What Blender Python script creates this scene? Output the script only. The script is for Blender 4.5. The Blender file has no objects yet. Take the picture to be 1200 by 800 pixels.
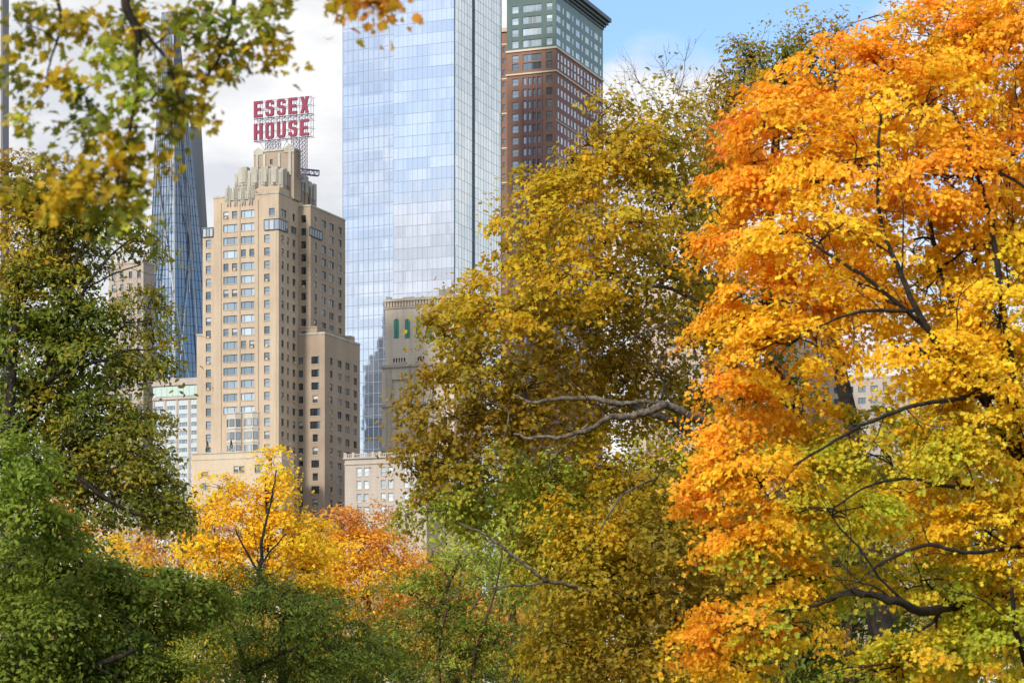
import bpy, math, random
import numpy as np

# ------------------------------------------------------------------ camera, sky, sun, exposure
S = bpy.context.scene
COL = S.collection
FPX = 2900.0            # focal length in photo pixels (photo is 1200 px wide)
HV = 836.0              # row of the horizon, just below the frame
EYE = 1.7

cam = bpy.data.cameras.new('camera')
cam_o = bpy.data.objects.new('camera', cam)
COL.objects.link(cam_o)
cam.sensor_width = 36.0
cam.lens = FPX / 1200.0 * 36.0
cam.shift_y = (HV - 400.0) / 1200.0
cam.clip_start = 0.5
cam.clip_end = 20000.0
cam_o.location = (0, 0, EYE)
cam_o.rotation_euler = (math.radians(90), 0, 0)
cam.dof.use_dof = True
cam.dof.focus_distance = 300.0
cam.dof.aperture_fstop = 5.4
S.camera = cam_o

SUN_DIR = np.array([-0.52, -0.72, 0.60])            # towards the sun
SUN_DIR = SUN_DIR / np.linalg.norm(SUN_DIR)
SUN_EL = math.asin(SUN_DIR[2])
SUN_AZ = math.atan2(SUN_DIR[0], SUN_DIR[1])

world = bpy.data.worlds.new('World')
S.world = world
world.use_nodes = True
W = world.node_tree
W.nodes.clear()


def wn(t, **kw):
    n = W.nodes.new(t)
    for k, v in kw.items():
        setattr(n, k, v)
    return n


def wlink(a, b):
    W.links.new(a, b)


def wmath(op, a, b=None, clamp=False):
    n = wn('ShaderNodeMath', operation=op, use_clamp=clamp)
    for i, x in enumerate((a, b)):
        if x is None:
            continue
        if isinstance(x, (int, float)):
            n.inputs[i].default_value = x
        else:
            wlink(x, n.inputs[i])
    return n.outputs[0]


def pixdir(u, v):
    d = np.array([(u - 600) / FPX, 1.0, (HV - v) / FPX])
    return d / np.linalg.norm(d)


sky = wn('ShaderNodeTexSky', sky_type='NISHITA')
sky.sun_disc = False
sky.sun_elevation = SUN_EL
sky.sun_rotation = SUN_AZ
sky.air_density = 1.0
sky.dust_density = 0.6
sky.ozone_density = 2.0
tc = wn('ShaderNodeTexCoord')
mp = wn('ShaderNodeMapping')
mp.inputs['Scale'].default_value = (1.0, 1.0, 2.6)
wlink(tc.outputs['Generated'], mp.inputs['Vector'])


def wnoise(scale, detail, rough, loc=(0, 0, 0)):
    m2 = wn('ShaderNodeMapping')
    m2.inputs['Location'].default_value = loc
    wlink(mp.outputs[0], m2.inputs['Vector'])
    n = wn('ShaderNodeTexNoise')
    n.inputs['Scale'].default_value = scale
    n.inputs['Detail'].default_value = detail
    n.inputs['Roughness'].default_value = rough
    wlink(m2.outputs[0], n.inputs['Vector'])
    return n.outputs['Fac']


def blob(u, v, r_px, gain, d0=None):
    """a smooth patch of the sky round one direction"""
    d0 = pixdir(u, v) if d0 is None else d0 / np.linalg.norm(d0)
    dt = wn('ShaderNodeVectorMath', operation='DOT_PRODUCT')
    nrm = wn('ShaderNodeVectorMath', operation='NORMALIZE')
    wlink(tc.outputs['Generated'], nrm.inputs[0])
    wlink(nrm.outputs[0], dt.inputs[0])
    dt.inputs[1].default_value = tuple(d0)
    lim = math.cos(r_px / FPX)
    mr = wn('ShaderNodeMapRange', interpolation_type='SMOOTHSTEP')
    mr.inputs['From Min'].default_value = lim
    mr.inputs['From Max'].default_value = 1.0 - (1.0 - lim) * 0.1
    mr.inputs['To Min'].default_value = 0.0
    mr.inputs['To Max'].default_value = gain
    wlink(dt.outputs['Value'], mr.inputs['Value'])
    return mr.outputs[0]


big = wnoise(2.6, 3.0, 0.5, (3.1, 1.7, 0.4))
mid = wnoise(11.0, 6.0, 0.58, (0.3, 7.7, 2.2))
fine = wnoise(34.0, 5.0, 0.6, (5.3, 2.7, 1.2))
cov = wmath('ADD', wmath('MULTIPLY', big, 1.0), wmath('MULTIPLY', mid, 0.55))
cov = wmath('ADD', cov, wmath('MULTIPLY', fine, 0.20))          # about 0.88 on average
cov = wmath('ADD', cov, -0.60)
cov = wmath('ADD', cov, blob(150, 150, 640, 0.50))              # white cloud over the left half
cov = wmath('ADD', cov, blob(790, 98, 110, 0.55))               # white cloud beside the brick tower
cov = wmath('ADD', cov, blob(800, 400, 330, 0.5))
cov = wmath('ADD', cov, wmath('MULTIPLY', blob(820, -90, 260, 0.62), -1.0))   # open blue above it
cov = wmath('ADD', cov, wmath('MULTIPLY', blob(372, 118, 60, 0.26), -1.0))
# open blue high up and white cloud lower down in the quarter of the sky that the glass tower mirrors
cov = wmath('ADD', cov, wmath('MULTIPLY', blob(0, 0, 330, 0.55, np.array((-0.72, -0.69, 0.285))), -1.0))
cov = wmath('ADD', cov, blob(0, 0, 230, 0.35, np.array((-0.69, -0.72, 0.195))))
cov = wmath('ADD', cov, wmath('MULTIPLY', blob(0, 0, 200, 0.25, np.array((-0.75, -0.66, 0.13))), -1.0))
cov = wmath('ADD', cov, blob(0, 0, 420, 0.6, np.array((0.69, 0.72, 0.20))))
cmask = wn('ShaderNodeMapRange', interpolation_type='SMOOTHSTEP')
cmask.inputs['From Min'].default_value = 0.12
cmask.inputs['From Max'].default_value = 0.48
wlink(cov, cmask.inputs['Value'])
ccol = wn('ShaderNodeValToRGB')
ccol.color_ramp.elements[0].position = 0.36
ccol.color_ramp.elements[0].color = (4.35, 4.5, 4.8, 1)
ccol.color_ramp.elements[1].position = 0.58
ccol.color_ramp.elements[1].color = (5.85, 5.85, 5.9, 1)
wlink(mid, ccol.inputs['Fac'])
gain = wn('ShaderNodeMixRGB', blend_type='MULTIPLY')
gain.inputs['Fac'].default_value = 1.0
gain.inputs['Color2'].default_value = (1.08, 1.16, 1.22, 1)
wlink(sky.outputs[0], gain.inputs['Color1'])
mixc = wn('ShaderNodeMixRGB')
wlink(cmask.outputs[0], mixc.inputs['Fac'])
wlink(gain.outputs[0], mixc.inputs['Color1'])
# clouds on the sun's side of the sky are brighter than those against which we look
sdot = wn('ShaderNodeVectorMath', operation='DOT_PRODUCT')
wlink(tc.outputs['Generated'], sdot.inputs[0])
sdot.inputs[1].default_value = (0.0, -1.0, 0.25)
smr = wn('ShaderNodeMapRange', interpolation_type='SMOOTHSTEP')
smr.inputs['From Min'].default_value = -0.7
smr.inputs['From Max'].default_value = 0.6
smr.inputs['To Min'].default_value = 1.0
smr.inputs['To Max'].default_value = 1.9
wlink(sdot.outputs['Value'], smr.inputs['Value'])
cmul = wn('ShaderNodeVectorMath', operation='SCALE')
wlink(ccol.outputs[0], cmul.inputs[0])
wlink(smr.outputs[0], cmul.inputs['Scale'])
wlink(cmul.outputs[0], mixc.inputs['Color2'])
bg = wn('ShaderNodeBackground')
bg.inputs['Strength'].default_value = 0.10
wlink(mixc.outputs[0], bg.inputs['Color'])
wo = wn('ShaderNodeOutputWorld')
wlink(bg.outputs[0], wo.inputs['Surface'])
world.cycles.sampling_method = 'MANUAL'
world.cycles.sample_map_resolution = 512

sl = bpy.data.lights.new('sun', 'SUN')
sl.energy = 2.5
sl.angle = math.radians(8.0)
sl.color = (1.0, 0.93, 0.82)
sun = bpy.data.objects.new('sun', sl)
COL.objects.link(sun)
sun.location = (0, 0, 300)
from mathutils import Vector
sun.rotation_euler = Vector(tuple(SUN_DIR)).to_track_quat('Z', 'Y').to_euler()

S.view_settings.view_transform = 'Standard'
S.view_settings.look = 'None'
S.view_settings.gamma = 1.0
S.view_settings.exposure = 0.80
S.cycles.max_bounces = 9
S.cycles.diffuse_bounces = 6
S.cycles.glossy_bounces = 3
S.cycles.transmission_bounces = 7
S.cycles.transparent_max_bounces = 4
S.cycles.use_denoising = True
S.cycles.caustics_reflective = False
S.cycles.caustics_refractive = False

# ------------------------------------------------------------------ materials
MATS = {}


def newmat(name):
    m = bpy.data.materials.new(name)
    m.use_nodes = True
    m.node_tree.nodes.clear()
    MATS[name] = m
    return m, m.node_tree


def N(t, typ, **kw):
    n = t.nodes.new(typ)
    for k, v in kw.items():
        setattr(n, k, v)
    return n


def simple(name, col, rough=0.7, metal=0.0, spec=0.4):
    m, t = newmat(name)
    p = N(t, 'ShaderNodeBsdfPrincipled')
    p.inputs['Base Color'].default_value = (*col, 1)
    p.inputs['Roughness'].default_value = rough
    p.inputs['Metallic'].default_value = metal
    p.inputs['Specular IOR Level'].default_value = spec
    o = N(t, 'ShaderNodeOutputMaterial')
    t.links.new(p.outputs[0], o.inputs[0])
    return m


def masonry(name, col, col2, course=0.0, streak=0.5, rough=0.85, block=(1.2, 0.6)):
    """brick or stone seen from afar: mottled, streaked down the wall, faint courses"""
    m, t = newmat(name)
    tcn = N(t, 'ShaderNodeTexCoord')
    p = N(t, 'ShaderNodeBsdfPrincipled')
    p.inputs['Roughness'].default_value = rough
    p.inputs['Specular IOR Level'].default_value = 0.25
    n1 = N(t, 'ShaderNodeTexNoise')
    n1.inputs['Scale'].default_value = 0.09
    n1.inputs['Detail'].default_value = 8
    n1.inputs['Roughness'].default_value = 0.62
    t.links.new(tcn.outputs['Object'], n1.inputs['Vector'])
    mpn = N(t, 'ShaderNodeMapping')
    mpn.inputs['Scale'].default_value = (0.9, 0.9, 0.045)
    t.links.new(tcn.outputs['Object'], mpn.inputs['Vector'])
    n2 = N(t, 'ShaderNodeTexNoise')
    n2.inputs['Scale'].default_value = 1.0
    n2.inputs['Detail'].default_value = 5
    t.links.new(mpn.outputs[0], n2.inputs['Vector'])
    n3 = N(t, 'ShaderNodeTexNoise')
    n3.inputs['Scale'].default_value = 2.2
    n3.inputs['Detail'].default_value = 4
    n3.inputs['Roughness'].default_value = 0.7
    t.links.new(tcn.outputs['Object'], n3.inputs['Vector'])
    a = N(t, 'ShaderNodeMath', operation='MULTIPLY_ADD')
    t.links.new(n2.outputs['Fac'], a.inputs[0])
    a.inputs[1].default_value = streak
    t.links.new(n1.outputs['Fac'], a.inputs[2])
    b = N(t, 'ShaderNodeMath', operation='MULTIPLY_ADD')
    t.links.new(n3.outputs['Fac'], b.inputs[0])
    b.inputs[1].default_value = 0.55
    t.links.new(a.outputs[0], b.inputs[2])
    mr = N(t, 'ShaderNodeMapRange')
    mr.inputs['From Min'].default_value = 0.40 + 0.38 * streak + 0.18
    mr.inputs['From Max'].default_value = 0.60 + 0.62 * streak + 0.36
    t.links.new(b.outputs[0], mr.inputs['Value'])
    mx = N(t, 'ShaderNodeMixRGB')
    mx.inputs['Color1'].default_value = (*col2, 1)
    mx.inputs['Color2'].default_value = (*col, 1)
    t.links.new(mr.outputs[0], mx.inputs['Fac'])
    out = mx.outputs[0]
    if course > 0:
        # courses of stone: a faint line every block[1] metres of height
        sx = N(t, 'ShaderNodeSeparateXYZ')
        t.links.new(tcn.outputs['Object'], sx.inputs[0])
        pr = N(t, 'ShaderNodeMath', operation='PINGPONG')
        t.links.new(sx.outputs['Z'], pr.inputs[0])
        pr.inputs[1].default_value = block[1] / 2
        cm = N(t, 'ShaderNodeMapRange')
        cm.inputs['From Min'].default_value = 0.0
        cm.inputs['From Max'].default_value = 0.08
        cm.inputs['To Min'].default_value = 1.0 - course
        cm.inputs['To Max'].default_value = 1.0
        t.links.new(pr.outputs[0], cm.inputs['Value'])
        mm = N(t, 'ShaderNodeMixRGB', blend_type='MULTIPLY')
        mm.inputs['Fac'].default_value = 1
        t.links.new(out, mm.inputs['Color1'])
        t.links.new(cm.outputs[0], mm.inputs['Color2'])
        out = mm.outputs[0]
    t.links.new(out, p.inputs['Base Color'])
    o = N(t, 'ShaderNodeOutputMaterial')
    t.links.new(p.outputs[0], o.inputs[0])
    return m


def pane_glass():
    """window glass over rooms of different brightness: tint per pane, clear reflection on top"""
    m, t = newmat('window_glass')
    at = N(t, 'ShaderNodeAttribute', attribute_name='tint')
    p = N(t, 'ShaderNodeBsdfPrincipled')
    t.links.new(at.outputs['Color'], p.inputs['Base Color'])
    p.inputs['Roughness'].default_value = 0.6
    p.inputs['Specular IOR Level'].default_value = 0.0
    g = N(t, 'ShaderNodeBsdfGlossy')
    g.inputs['Roughness'].default_value = 0.04
    g.inputs['Color'].default_value = (0.80, 0.90, 1.0, 1)
    fr = N(t, 'ShaderNodeFresnel')
    fr.inputs['IOR'].default_value = 2.0
    # old glass is never quite flat
    geo = N(t, 'ShaderNodeNewGeometry')
    sb = N(t, 'ShaderNodeVectorMath', operation='SUBTRACT')
    t.links.new(at.outputs['Color'], sb.inputs[0])
    sb.inputs[1].default_value = (0.15, 0.16, 0.17)
    sc = N(t, 'ShaderNodeVectorMath', operation='SCALE')
    sc.inputs['Scale'].default_value = 0.12
    t.links.new(sb.outputs[0], sc.inputs[0])
    ad = N(t, 'ShaderNodeVectorMath', operation='ADD')
    t.links.new(geo.outputs['Normal'], ad.inputs[0])
    t.links.new(sc.outputs[0], ad.inputs[1])
    nm = N(t, 'ShaderNodeVectorMath', operation='NORMALIZE')
    t.links.new(ad.outputs[0], nm.inputs[0])
    t.links.new(nm.outputs[0], g.inputs['Normal'])
    mx = N(t, 'ShaderNodeMixShader')
    t.links.new(fr.outputs[0], mx.inputs['Fac'])
    t.links.new(p.outputs[0], mx.inputs[1])
    t.links.new(g.outputs[0], mx.inputs[2])
    o = N(t, 'ShaderNodeOutputMaterial')
    t.links.new(mx.outputs[0], o.inputs[0])
    return m


def curtain(name, cell_w, cell_h, refl, body_lo, body_hi, jitter=0.004, mix=0.62, band=0.5, axis='x', pale=0.35, rough=0.03):
    """a glass curtain wall: each pane has its own tint, blind and very slight tilt; the sky is mirrored in it"""
    m, t = newmat(name)
    L = t.links.new
    tcn = N(t, 'ShaderNodeTexCoord')
    sx = N(t, 'ShaderNodeSeparateXYZ')
    L(tcn.outputs['Object'], sx.inputs[0])

    def mth(op, a, b=None):
        n = N(t, 'ShaderNodeMath', operation=op)
        for i, x in enumerate((a, b)):
            if x is None:
                continue
            if isinstance(x, (int, float)):
                n.inputs[i].default_value = x
            else:
                L(x, n.inputs[i])
        return n.outputs[0]
    ax = sx.outputs['X'] if axis == 'x' else sx.outputs['Y']
    cx = mth('FLOOR', mth('DIVIDE', ax, cell_w))
    cz = mth('FLOOR', mth('DIVIDE', sx.outputs['Z'], cell_h))
    cxg = mth('FLOOR', mth('DIVIDE', ax, cell_w * 5))

    def white(a, b, seed):
        cb = N(t, 'ShaderNodeCombineXYZ')
        L(a, cb.inputs[0]) if not isinstance(a, (int, float)) else None
        L(b, cb.inputs[1])
        cb.inputs[2].default_value = seed
        w = N(t, 'ShaderNodeTexWhiteNoise', noise_dimensions='3D')
        L(cb.outputs[0], w.inputs['Vector'])
        return w
    w1 = white(cx, cz, 1.0)
    w2 = white(cxg, cz, 2.0)
    w3 = white(0.0, cz, 3.0)
    f = mth('ADD', mth('MULTIPLY', w1.outputs['Value'], 1 - band), mth('MULTIPLY', mth('ADD', w2.outputs['Value'], w3.outputs['Value']), band * 0.5))
    rp = N(t, 'ShaderNodeValToRGB')
    rp.color_ramp.elements[0].position = 0.35
    rp.color_ramp.elements[0].color = (*body_lo, 1)
    rp.color_ramp.elements[1].position = 0.35 + pale
    rp.color_ramp.elements[1].color = (*body_hi, 1)
    L(f, rp.inputs['Fac'])
    d = N(t, 'ShaderNodeBsdfDiffuse')
    L(rp.outputs[0], d.inputs['Color'])
    g = N(t, 'ShaderNodeBsdfGlossy')
    g.inputs['Roughness'].default_value = rough
    g.inputs['Color'].default_value = (*refl, 1)
    geo = N(t, 'ShaderNodeNewGeometry')
    sb = N(t, 'ShaderNodeVectorMath', operation='SUBTRACT')
    L(w1.outputs['Color'], sb.inputs[0])
    sb.inputs[1].default_value = (0.5, 0.5, 0.5)
    sc = N(t, 'ShaderNodeVectorMath', operation='SCALE')
    sc.inputs['Scale'].default_value = jitter * 2
    L(sb.outputs[0], sc.inputs[0])
    # gentle waviness inside a pane
    wv = N(t, 'ShaderNodeTexNoise')
    wv.inputs['Scale'].default_value = 0.35
    wv.inputs['Detail'].default_value = 1
    L(tcn.outputs['Object'], wv.inputs['Vector'])
    sb2 = N(t, 'ShaderNodeVectorMath', operation='SUBTRACT')
    L(wv.outputs['Color'], sb2.inputs[0])
    sb2.inputs[1].default_value = (0.5, 0.5, 0.5)
    sc2 = N(t, 'ShaderNodeVectorMath', operation='SCALE')
    sc2.inputs['Scale'].default_value = jitter * 2.5
    L(sb2.outputs[0], sc2.inputs[0])
    ad = N(t, 'ShaderNodeVectorMath', operation='ADD')
    L(geo.outputs['Normal'], ad.inputs[0])
    L(sc.outputs[0], ad.inputs[1])
    ad2 = N(t, 'ShaderNodeVectorMath', operation='ADD')
    L(ad.outputs[0], ad2.inputs[0])
    L(sc2.outputs[0], ad2.inputs[1])
    nm = N(t, 'ShaderNodeVectorMath', operation='NORMALIZE')
    L(ad2.outputs[0], nm.inputs[0])
    L(nm.outputs[0], g.inputs['Normal'])
    mx = N(t, 'ShaderNodeMixShader')
    mx.inputs['Fac'].default_value = mix
    L(d.outputs[0], mx.inputs[1])
    L(g.outputs[0], mx.inputs[2])
    o = N(t, 'ShaderNodeOutputMaterial')
    L(mx.outputs[0], o.inputs[0])
    return m


def leafmat(name, trans=0.45, rough=0.5):
    m, t = newmat(name)
    L = t.links.new
    at = N(t, 'ShaderNodeAttribute', attribute_name='leaf_colour')
    p = N(t, 'ShaderNodeBsdfPrincipled')
    L(at.outputs['Color'], p.inputs['Base Color'])
    p.inputs['Roughness'].default_value = rough
    p.inputs['Specular IOR Level'].default_value = 0.12
    tr = N(t, 'ShaderNodeBsdfTranslucent')
    br = N(t, 'ShaderNodeMixRGB', blend_type='MULTIPLY')
    br.inputs['Fac'].default_value = 1.0
    br.inputs['Color2'].default_value = (1.25, 1.2, 0.9, 1)
    L(at.outputs['Color'], br.inputs['Color1'])
    L(br.outputs[0], tr.inputs['Color'])
    mx = N(t, 'ShaderNodeMixShader')
    mx.inputs['Fac'].default_value = trans
    L(p.outputs[0], mx.inputs[1])
    L(tr.outputs[0], mx.inputs[2])
    o = N(t, 'ShaderNodeOutputMaterial')
    L(mx.outputs[0], o.inputs[0])
    return m


def barkmat(name, dark, light, scale=6.0):
    m, t = newmat(name)
    L = t.links.new
    tcn = N(t, 'ShaderNodeTexCoord')
    n1 = N(t, 'ShaderNodeTexNoise')
    n1.inputs['Scale'].default_value = scale
    n1.inputs['Detail'].default_value = 6
    n1.inputs['Roughness'].default_value = 0.65
    L(tcn.outputs['Object'], n1.inputs['Vector'])
    rp = N(t, 'ShaderNodeValToRGB')
    rp.color_ramp.elements[0].position = 0.38
    rp.color_ramp.elements[0].color = (*dark, 1)
    rp.color_ramp.elements[1].position = 0.62
    rp.color_ramp.elements[1].color = (*light, 1)
    L(n1.outputs['Fac'], rp.inputs['Fac'])
    p = N(t, 'ShaderNodeBsdfPrincipled')
    p.inputs['Roughness'].default_value = 0.9
    p.inputs['Specular IOR Level'].default_value = 0.2
    L(rp.outputs[0], p.inputs['Base Color'])
    bp = N(t, 'ShaderNodeBump')
    bp.inputs['Strength'].default_value = 0.5
    bp.inputs['Distance'].default_value = 0.05
    L(n1.outputs['Fac'], bp.inputs['Height'])
    L(bp.outputs[0], p.inputs['Normal'])
    o = N(t, 'ShaderNodeOutputMaterial')
    L(p.outputs[0], o.inputs[0])
    return m


M_TAN = masonry('tan_brick', (0.485, 0.385, 0.285), (0.35, 0.27, 0.195), course=0.05, block=(1, 3.27))
M_BROWN = masonry('brown_brick', (0.36, 0.28, 0.21), (0.25, 0.19, 0.14))
M_STONE = masonry('pale_stone', (0.45, 0.425, 0.365), (0.26, 0.24, 0.20), streak=0.9)
M_BAYSTONE = masonry('bay_stone', (0.50, 0.46, 0.40), (0.40, 0.37, 0.32), streak=0.6)
M_LIME = masonry('limestone', (0.52, 0.42, 0.31), (0.42, 0.33, 0.24), course=0.08, block=(1, 1.2))
M_OLD = masonry('weathered_limestone', (0.60, 0.51, 0.41), (0.42, 0.355, 0.28), course=0.12, streak=0.9, block=(1, 0.9))
M_GREYLIME = masonry('grey_limestone', (0.44, 0.38, 0.33), (0.33, 0.28, 0.24), course=0.10, block=(1, 0.9))
M_BEIGE = masonry('beige_brick', (0.40, 0.335, 0.28), (0.33, 0.27, 0.22))
M_PINK = masonry('pinkish_brick', (0.46, 0.36, 0.31), (0.38, 0.29, 0.25))
M_RED = masonry('red_brick', (0.27, 0.155, 0.11), (0.20, 0.11, 0.08))
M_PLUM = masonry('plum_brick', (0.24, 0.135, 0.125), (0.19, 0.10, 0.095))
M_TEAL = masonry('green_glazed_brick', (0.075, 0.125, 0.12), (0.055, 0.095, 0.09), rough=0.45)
M_TEAL_SHEEN = masonry('green_brick_painted_sheen', (0.17, 0.27, 0.27), (0.12, 0.20, 0.20), rough=0.5)  # flank copy of the glazed green, its reflection put in as lighter colour
M_CREAM = simple('cream_trim', (0.55, 0.47, 0.36))
M_WHITE = masonry('white_panel', (0.50, 0.53, 0.55), (0.43, 0.46, 0.48), streak=0.3)
M_GREYM = simple('grey_metal', (0.30, 0.31, 0.33), 0.5, 0.3)
M_FRAME = simple('dark_window_frame', (0.035, 0.04, 0.045), 0.6)
M_FRAMEW = simple('pale_window_frame', (0.50, 0.49, 0.46), 0.5)
M_WIN = simple('white_window_frame', (0.78, 0.78, 0.78), 0.5)
M_FRAMEB = simple('brown_window_frame', (0.10, 0.07, 0.055), 0.5)
M_SIGN = simple('crimson_sign_paint', (0.20, 0.006, 0.04), 0.5)
M_STEEL = simple('sign_steel', (0.14, 0.11, 0.17), 0.6)
M_NAVY = simple('navy_painted_steel', (0.02, 0.03, 0.10), 0.4)
M_COPPER = simple('green_copper', (0.05, 0.24, 0.17), 0.6)
M_DARKG = simple('dark_green_metal', (0.03, 0.05, 0.055), 0.4)
M_ROOF = simple('roof_gravel', (0.25, 0.24, 0.22), 0.9)
M_MULL = simple('mullion', (0.22, 0.26, 0.34), 0.4, 0.3)
M_MULLD = simple('dark_mullion', (0.03, 0.045, 0.07), 0.3)
M_MULLP = simple('pale_mullion', (0.42, 0.47, 0.50), 0.4, 0.2)
M_GLASS = pane_glass()
M_TEALGL = simple('teal_glass', (0.40, 0.52, 0.48), 0.25)
M_CURT = curtain('blue_curtain_wall', 1.6, 3.4, (0.45, 0.47, 0.515), (0.23, 0.26, 0.32), (0.54, 0.57, 0.63), jitter=0.003, mix=0.74, band=0.8)
M_CURTR = curtain('chequered_curtain_wall', 2.2, 6.8, (0.86, 0.92, 0.95), (0.50, 0.62, 0.66), (0.94, 0.95, 0.95), jitter=0.006, mix=0.62, band=0.15, axis='y', pale=0.4)
M_DIAG = curtain('facet_glass_lit_tint', 2.2, 4.0, (0.62, 0.70, 0.80), (0.16, 0.21, 0.28), (0.50, 0.56, 0.62), jitter=0.006, mix=0.5, band=0.4)  # facet glass for the bright side, light put into the tint
M_DIAGD = curtain('facet_glass_shaded_tint', 1.6, 4.0, (0.32, 0.38, 0.46), (0.075, 0.11, 0.155), (0.11, 0.15, 0.20), jitter=0.004, mix=0.45, band=0.4, axis='y')  # darker copy of the facet glass, shade put into its colour

# ------------------------------------------------------------------ helpers
rng = np.random.default_rng(7)
R = random.Random(11)


def setp(o, label=None, cat=None, group=None, kind=None):
    if label:
        o['label'] = label
    if cat:
        o['category'] = cat
    if group:
        o['group'] = group
    if kind:
        o['kind'] = kind
    return o


def empty(name, loc, rz=0.0):
    o = bpy.data.objects.new(name, None)
    o.location = loc
    o.rotation_euler = (0, 0, rz)
    o.empty_display_size = 2
    COL.objects.link(o)
    return o


class MB:
    """collects faces and links them as ONE mesh object"""

    def __init__(self):
        self.v, self.f, self.m, self.c = [], [], [], []

    def quad(self, a, b, c, d, m=0, col=None):
        n = len(self.v)
        self.v += [a, b, c, d]
        self.f.append((n, n + 1, n + 2, n + 3))
        self.m.append(m)
        self.c.append(col)

    def poly(self, pts, m=0, col=None):
        n = len(self.v)
        self.v += list(pts)
        self.f.append(tuple(range(n, n + len(pts))))
        self.m.append(m)
        self.c.append(col)

    def box(self, x0, x1, y0, y1, z0, z1, m=0):
        if x0 > x1: x0, x1 = x1, x0
        if y0 > y1: y0, y1 = y1, y0
        n = len(self.v)
        self.v += [(x0, y0, z0), (x1, y0, z0), (x1, y1, z0), (x0, y1, z0), (x0, y0, z1), (x1, y0, z1), (x1, y1, z1), (x0, y1, z1)]
        for q in ((0, 3, 2, 1), (4, 5, 6, 7), (0, 1, 5, 4), (1, 2, 6, 5), (2, 3, 7, 6), (3, 0, 4, 7)):
            self.f.append(tuple(n + i for i in q))
            self.m.append(m)
            self.c.append(None)

    def prism(self, pts, z0, z1, m=0):
        """vertical prism over a plan outline (counter-clockwise)"""
        k = len(pts)
        n = len(self.v)
        self.v += [(p[0], p[1], z0) for p in pts] + [(p[0], p[1], z1) for p in pts]
        for i in range(k):
            j = (i + 1) % k
            self.f.append((n + i, n + j, n + k + j, n + k + i))
            self.m.append(m); self.c.append(None)
        self.f.append(tuple(n + k + i for i in range(k)))
        self.m.append(m); self.c.append(None)
        self.f.append(tuple(n + k - 1 - i for i in range(k)))
        self.m.append(m); self.c.append(None)

    def plate(self, pts, y0, y1, m=0):
        """upright plate: outline in x,z between two depths"""
        k = len(pts)
        n = len(self.v)
        self.v += [(p[0], y0, p[1]) for p in pts] + [(p[0], y1, p[1]) for p in pts]
        for i in range(k):
            j = (i + 1) % k
            self.f.append((n + i, n + j, n + k + j, n + k + i))
            self.m.append(m); self.c.append(None)
        self.f.append(tuple(n + k + i for i in range(k)))
        self.m.append(m); self.c.append(None)
        self.f.append(tuple(n + k - 1 - i for i in range(k)))
        self.m.append(m); self.c.append(None)

    def bar(self, a, b, r, m=0, sides=4):
        a = np.array(a, float); b = np.array(b, float)
        d = b - a
        L_ = np.linalg.norm(d)
        if L_ < 1e-6:
            return
        d /= L_
        h = np.array((0, 0, 1.0)) if abs(d[2]) < 0.9 else np.array((1.0, 0, 0))
        s = np.cross(d, h); s /= np.linalg.norm(s)
        t = np.cross(s, d)
        n = len(self.v)
        for e in (a, b):
            for i in range(sides):
                w = 2 * math.pi * (i + 0.5) / sides
                p = e + r * (math.cos(w) * s + math.sin(w) * t)
                self.v.append(tuple(p))
        for i in range(sides):
            j = (i + 1) % sides
            self.f.append((n + i, n + j, n + sides + j, n + sides + i))
            self.m.append(m); self.c.append(None)
        self.f.append(tuple(n + i for i in range(sides)))
        self.m.append(m); self.c.append(None)
        self.f.append(tuple(n + sides + i for i in range(sides)))
        self.m.append(m); self.c.append(None)

    def build(self, name, mats, parent=None, recalc=False):
        me = bpy.data.meshes.new(name)
        me.from_pydata([tuple(map(float, p)) for p in self.v], [], self.f)
        if not isinstance(mats, (list, tuple)):
            mats = [mats]
        for m in mats:
            me.materials.append(m)
        me.polygons.foreach_set('material_index', self.m)
        if any(c is not None for c in self.c):
            at = me.color_attributes.new('tint', 'FLOAT_COLOR', 'CORNER')
            buf = []
            for f, c in zip(self.f, self.c):
                c = c or (0.1, 0.1, 0.1)
                buf += list((*c, 1.0)) * len(f)
            at.data.foreach_set('color', buf)
        me.update()
        o = bpy.data.objects.new(name, me)
        COL.objects.link(o)
        if parent:
            o.parent = parent
        return o


# the street grid is turned: fronts face the camera and a little to the left, flanks run away to the right
ALPHA = math.radians(21.4)
CA, SA = math.cos(ALPHA), math.sin(ALPHA)


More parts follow.
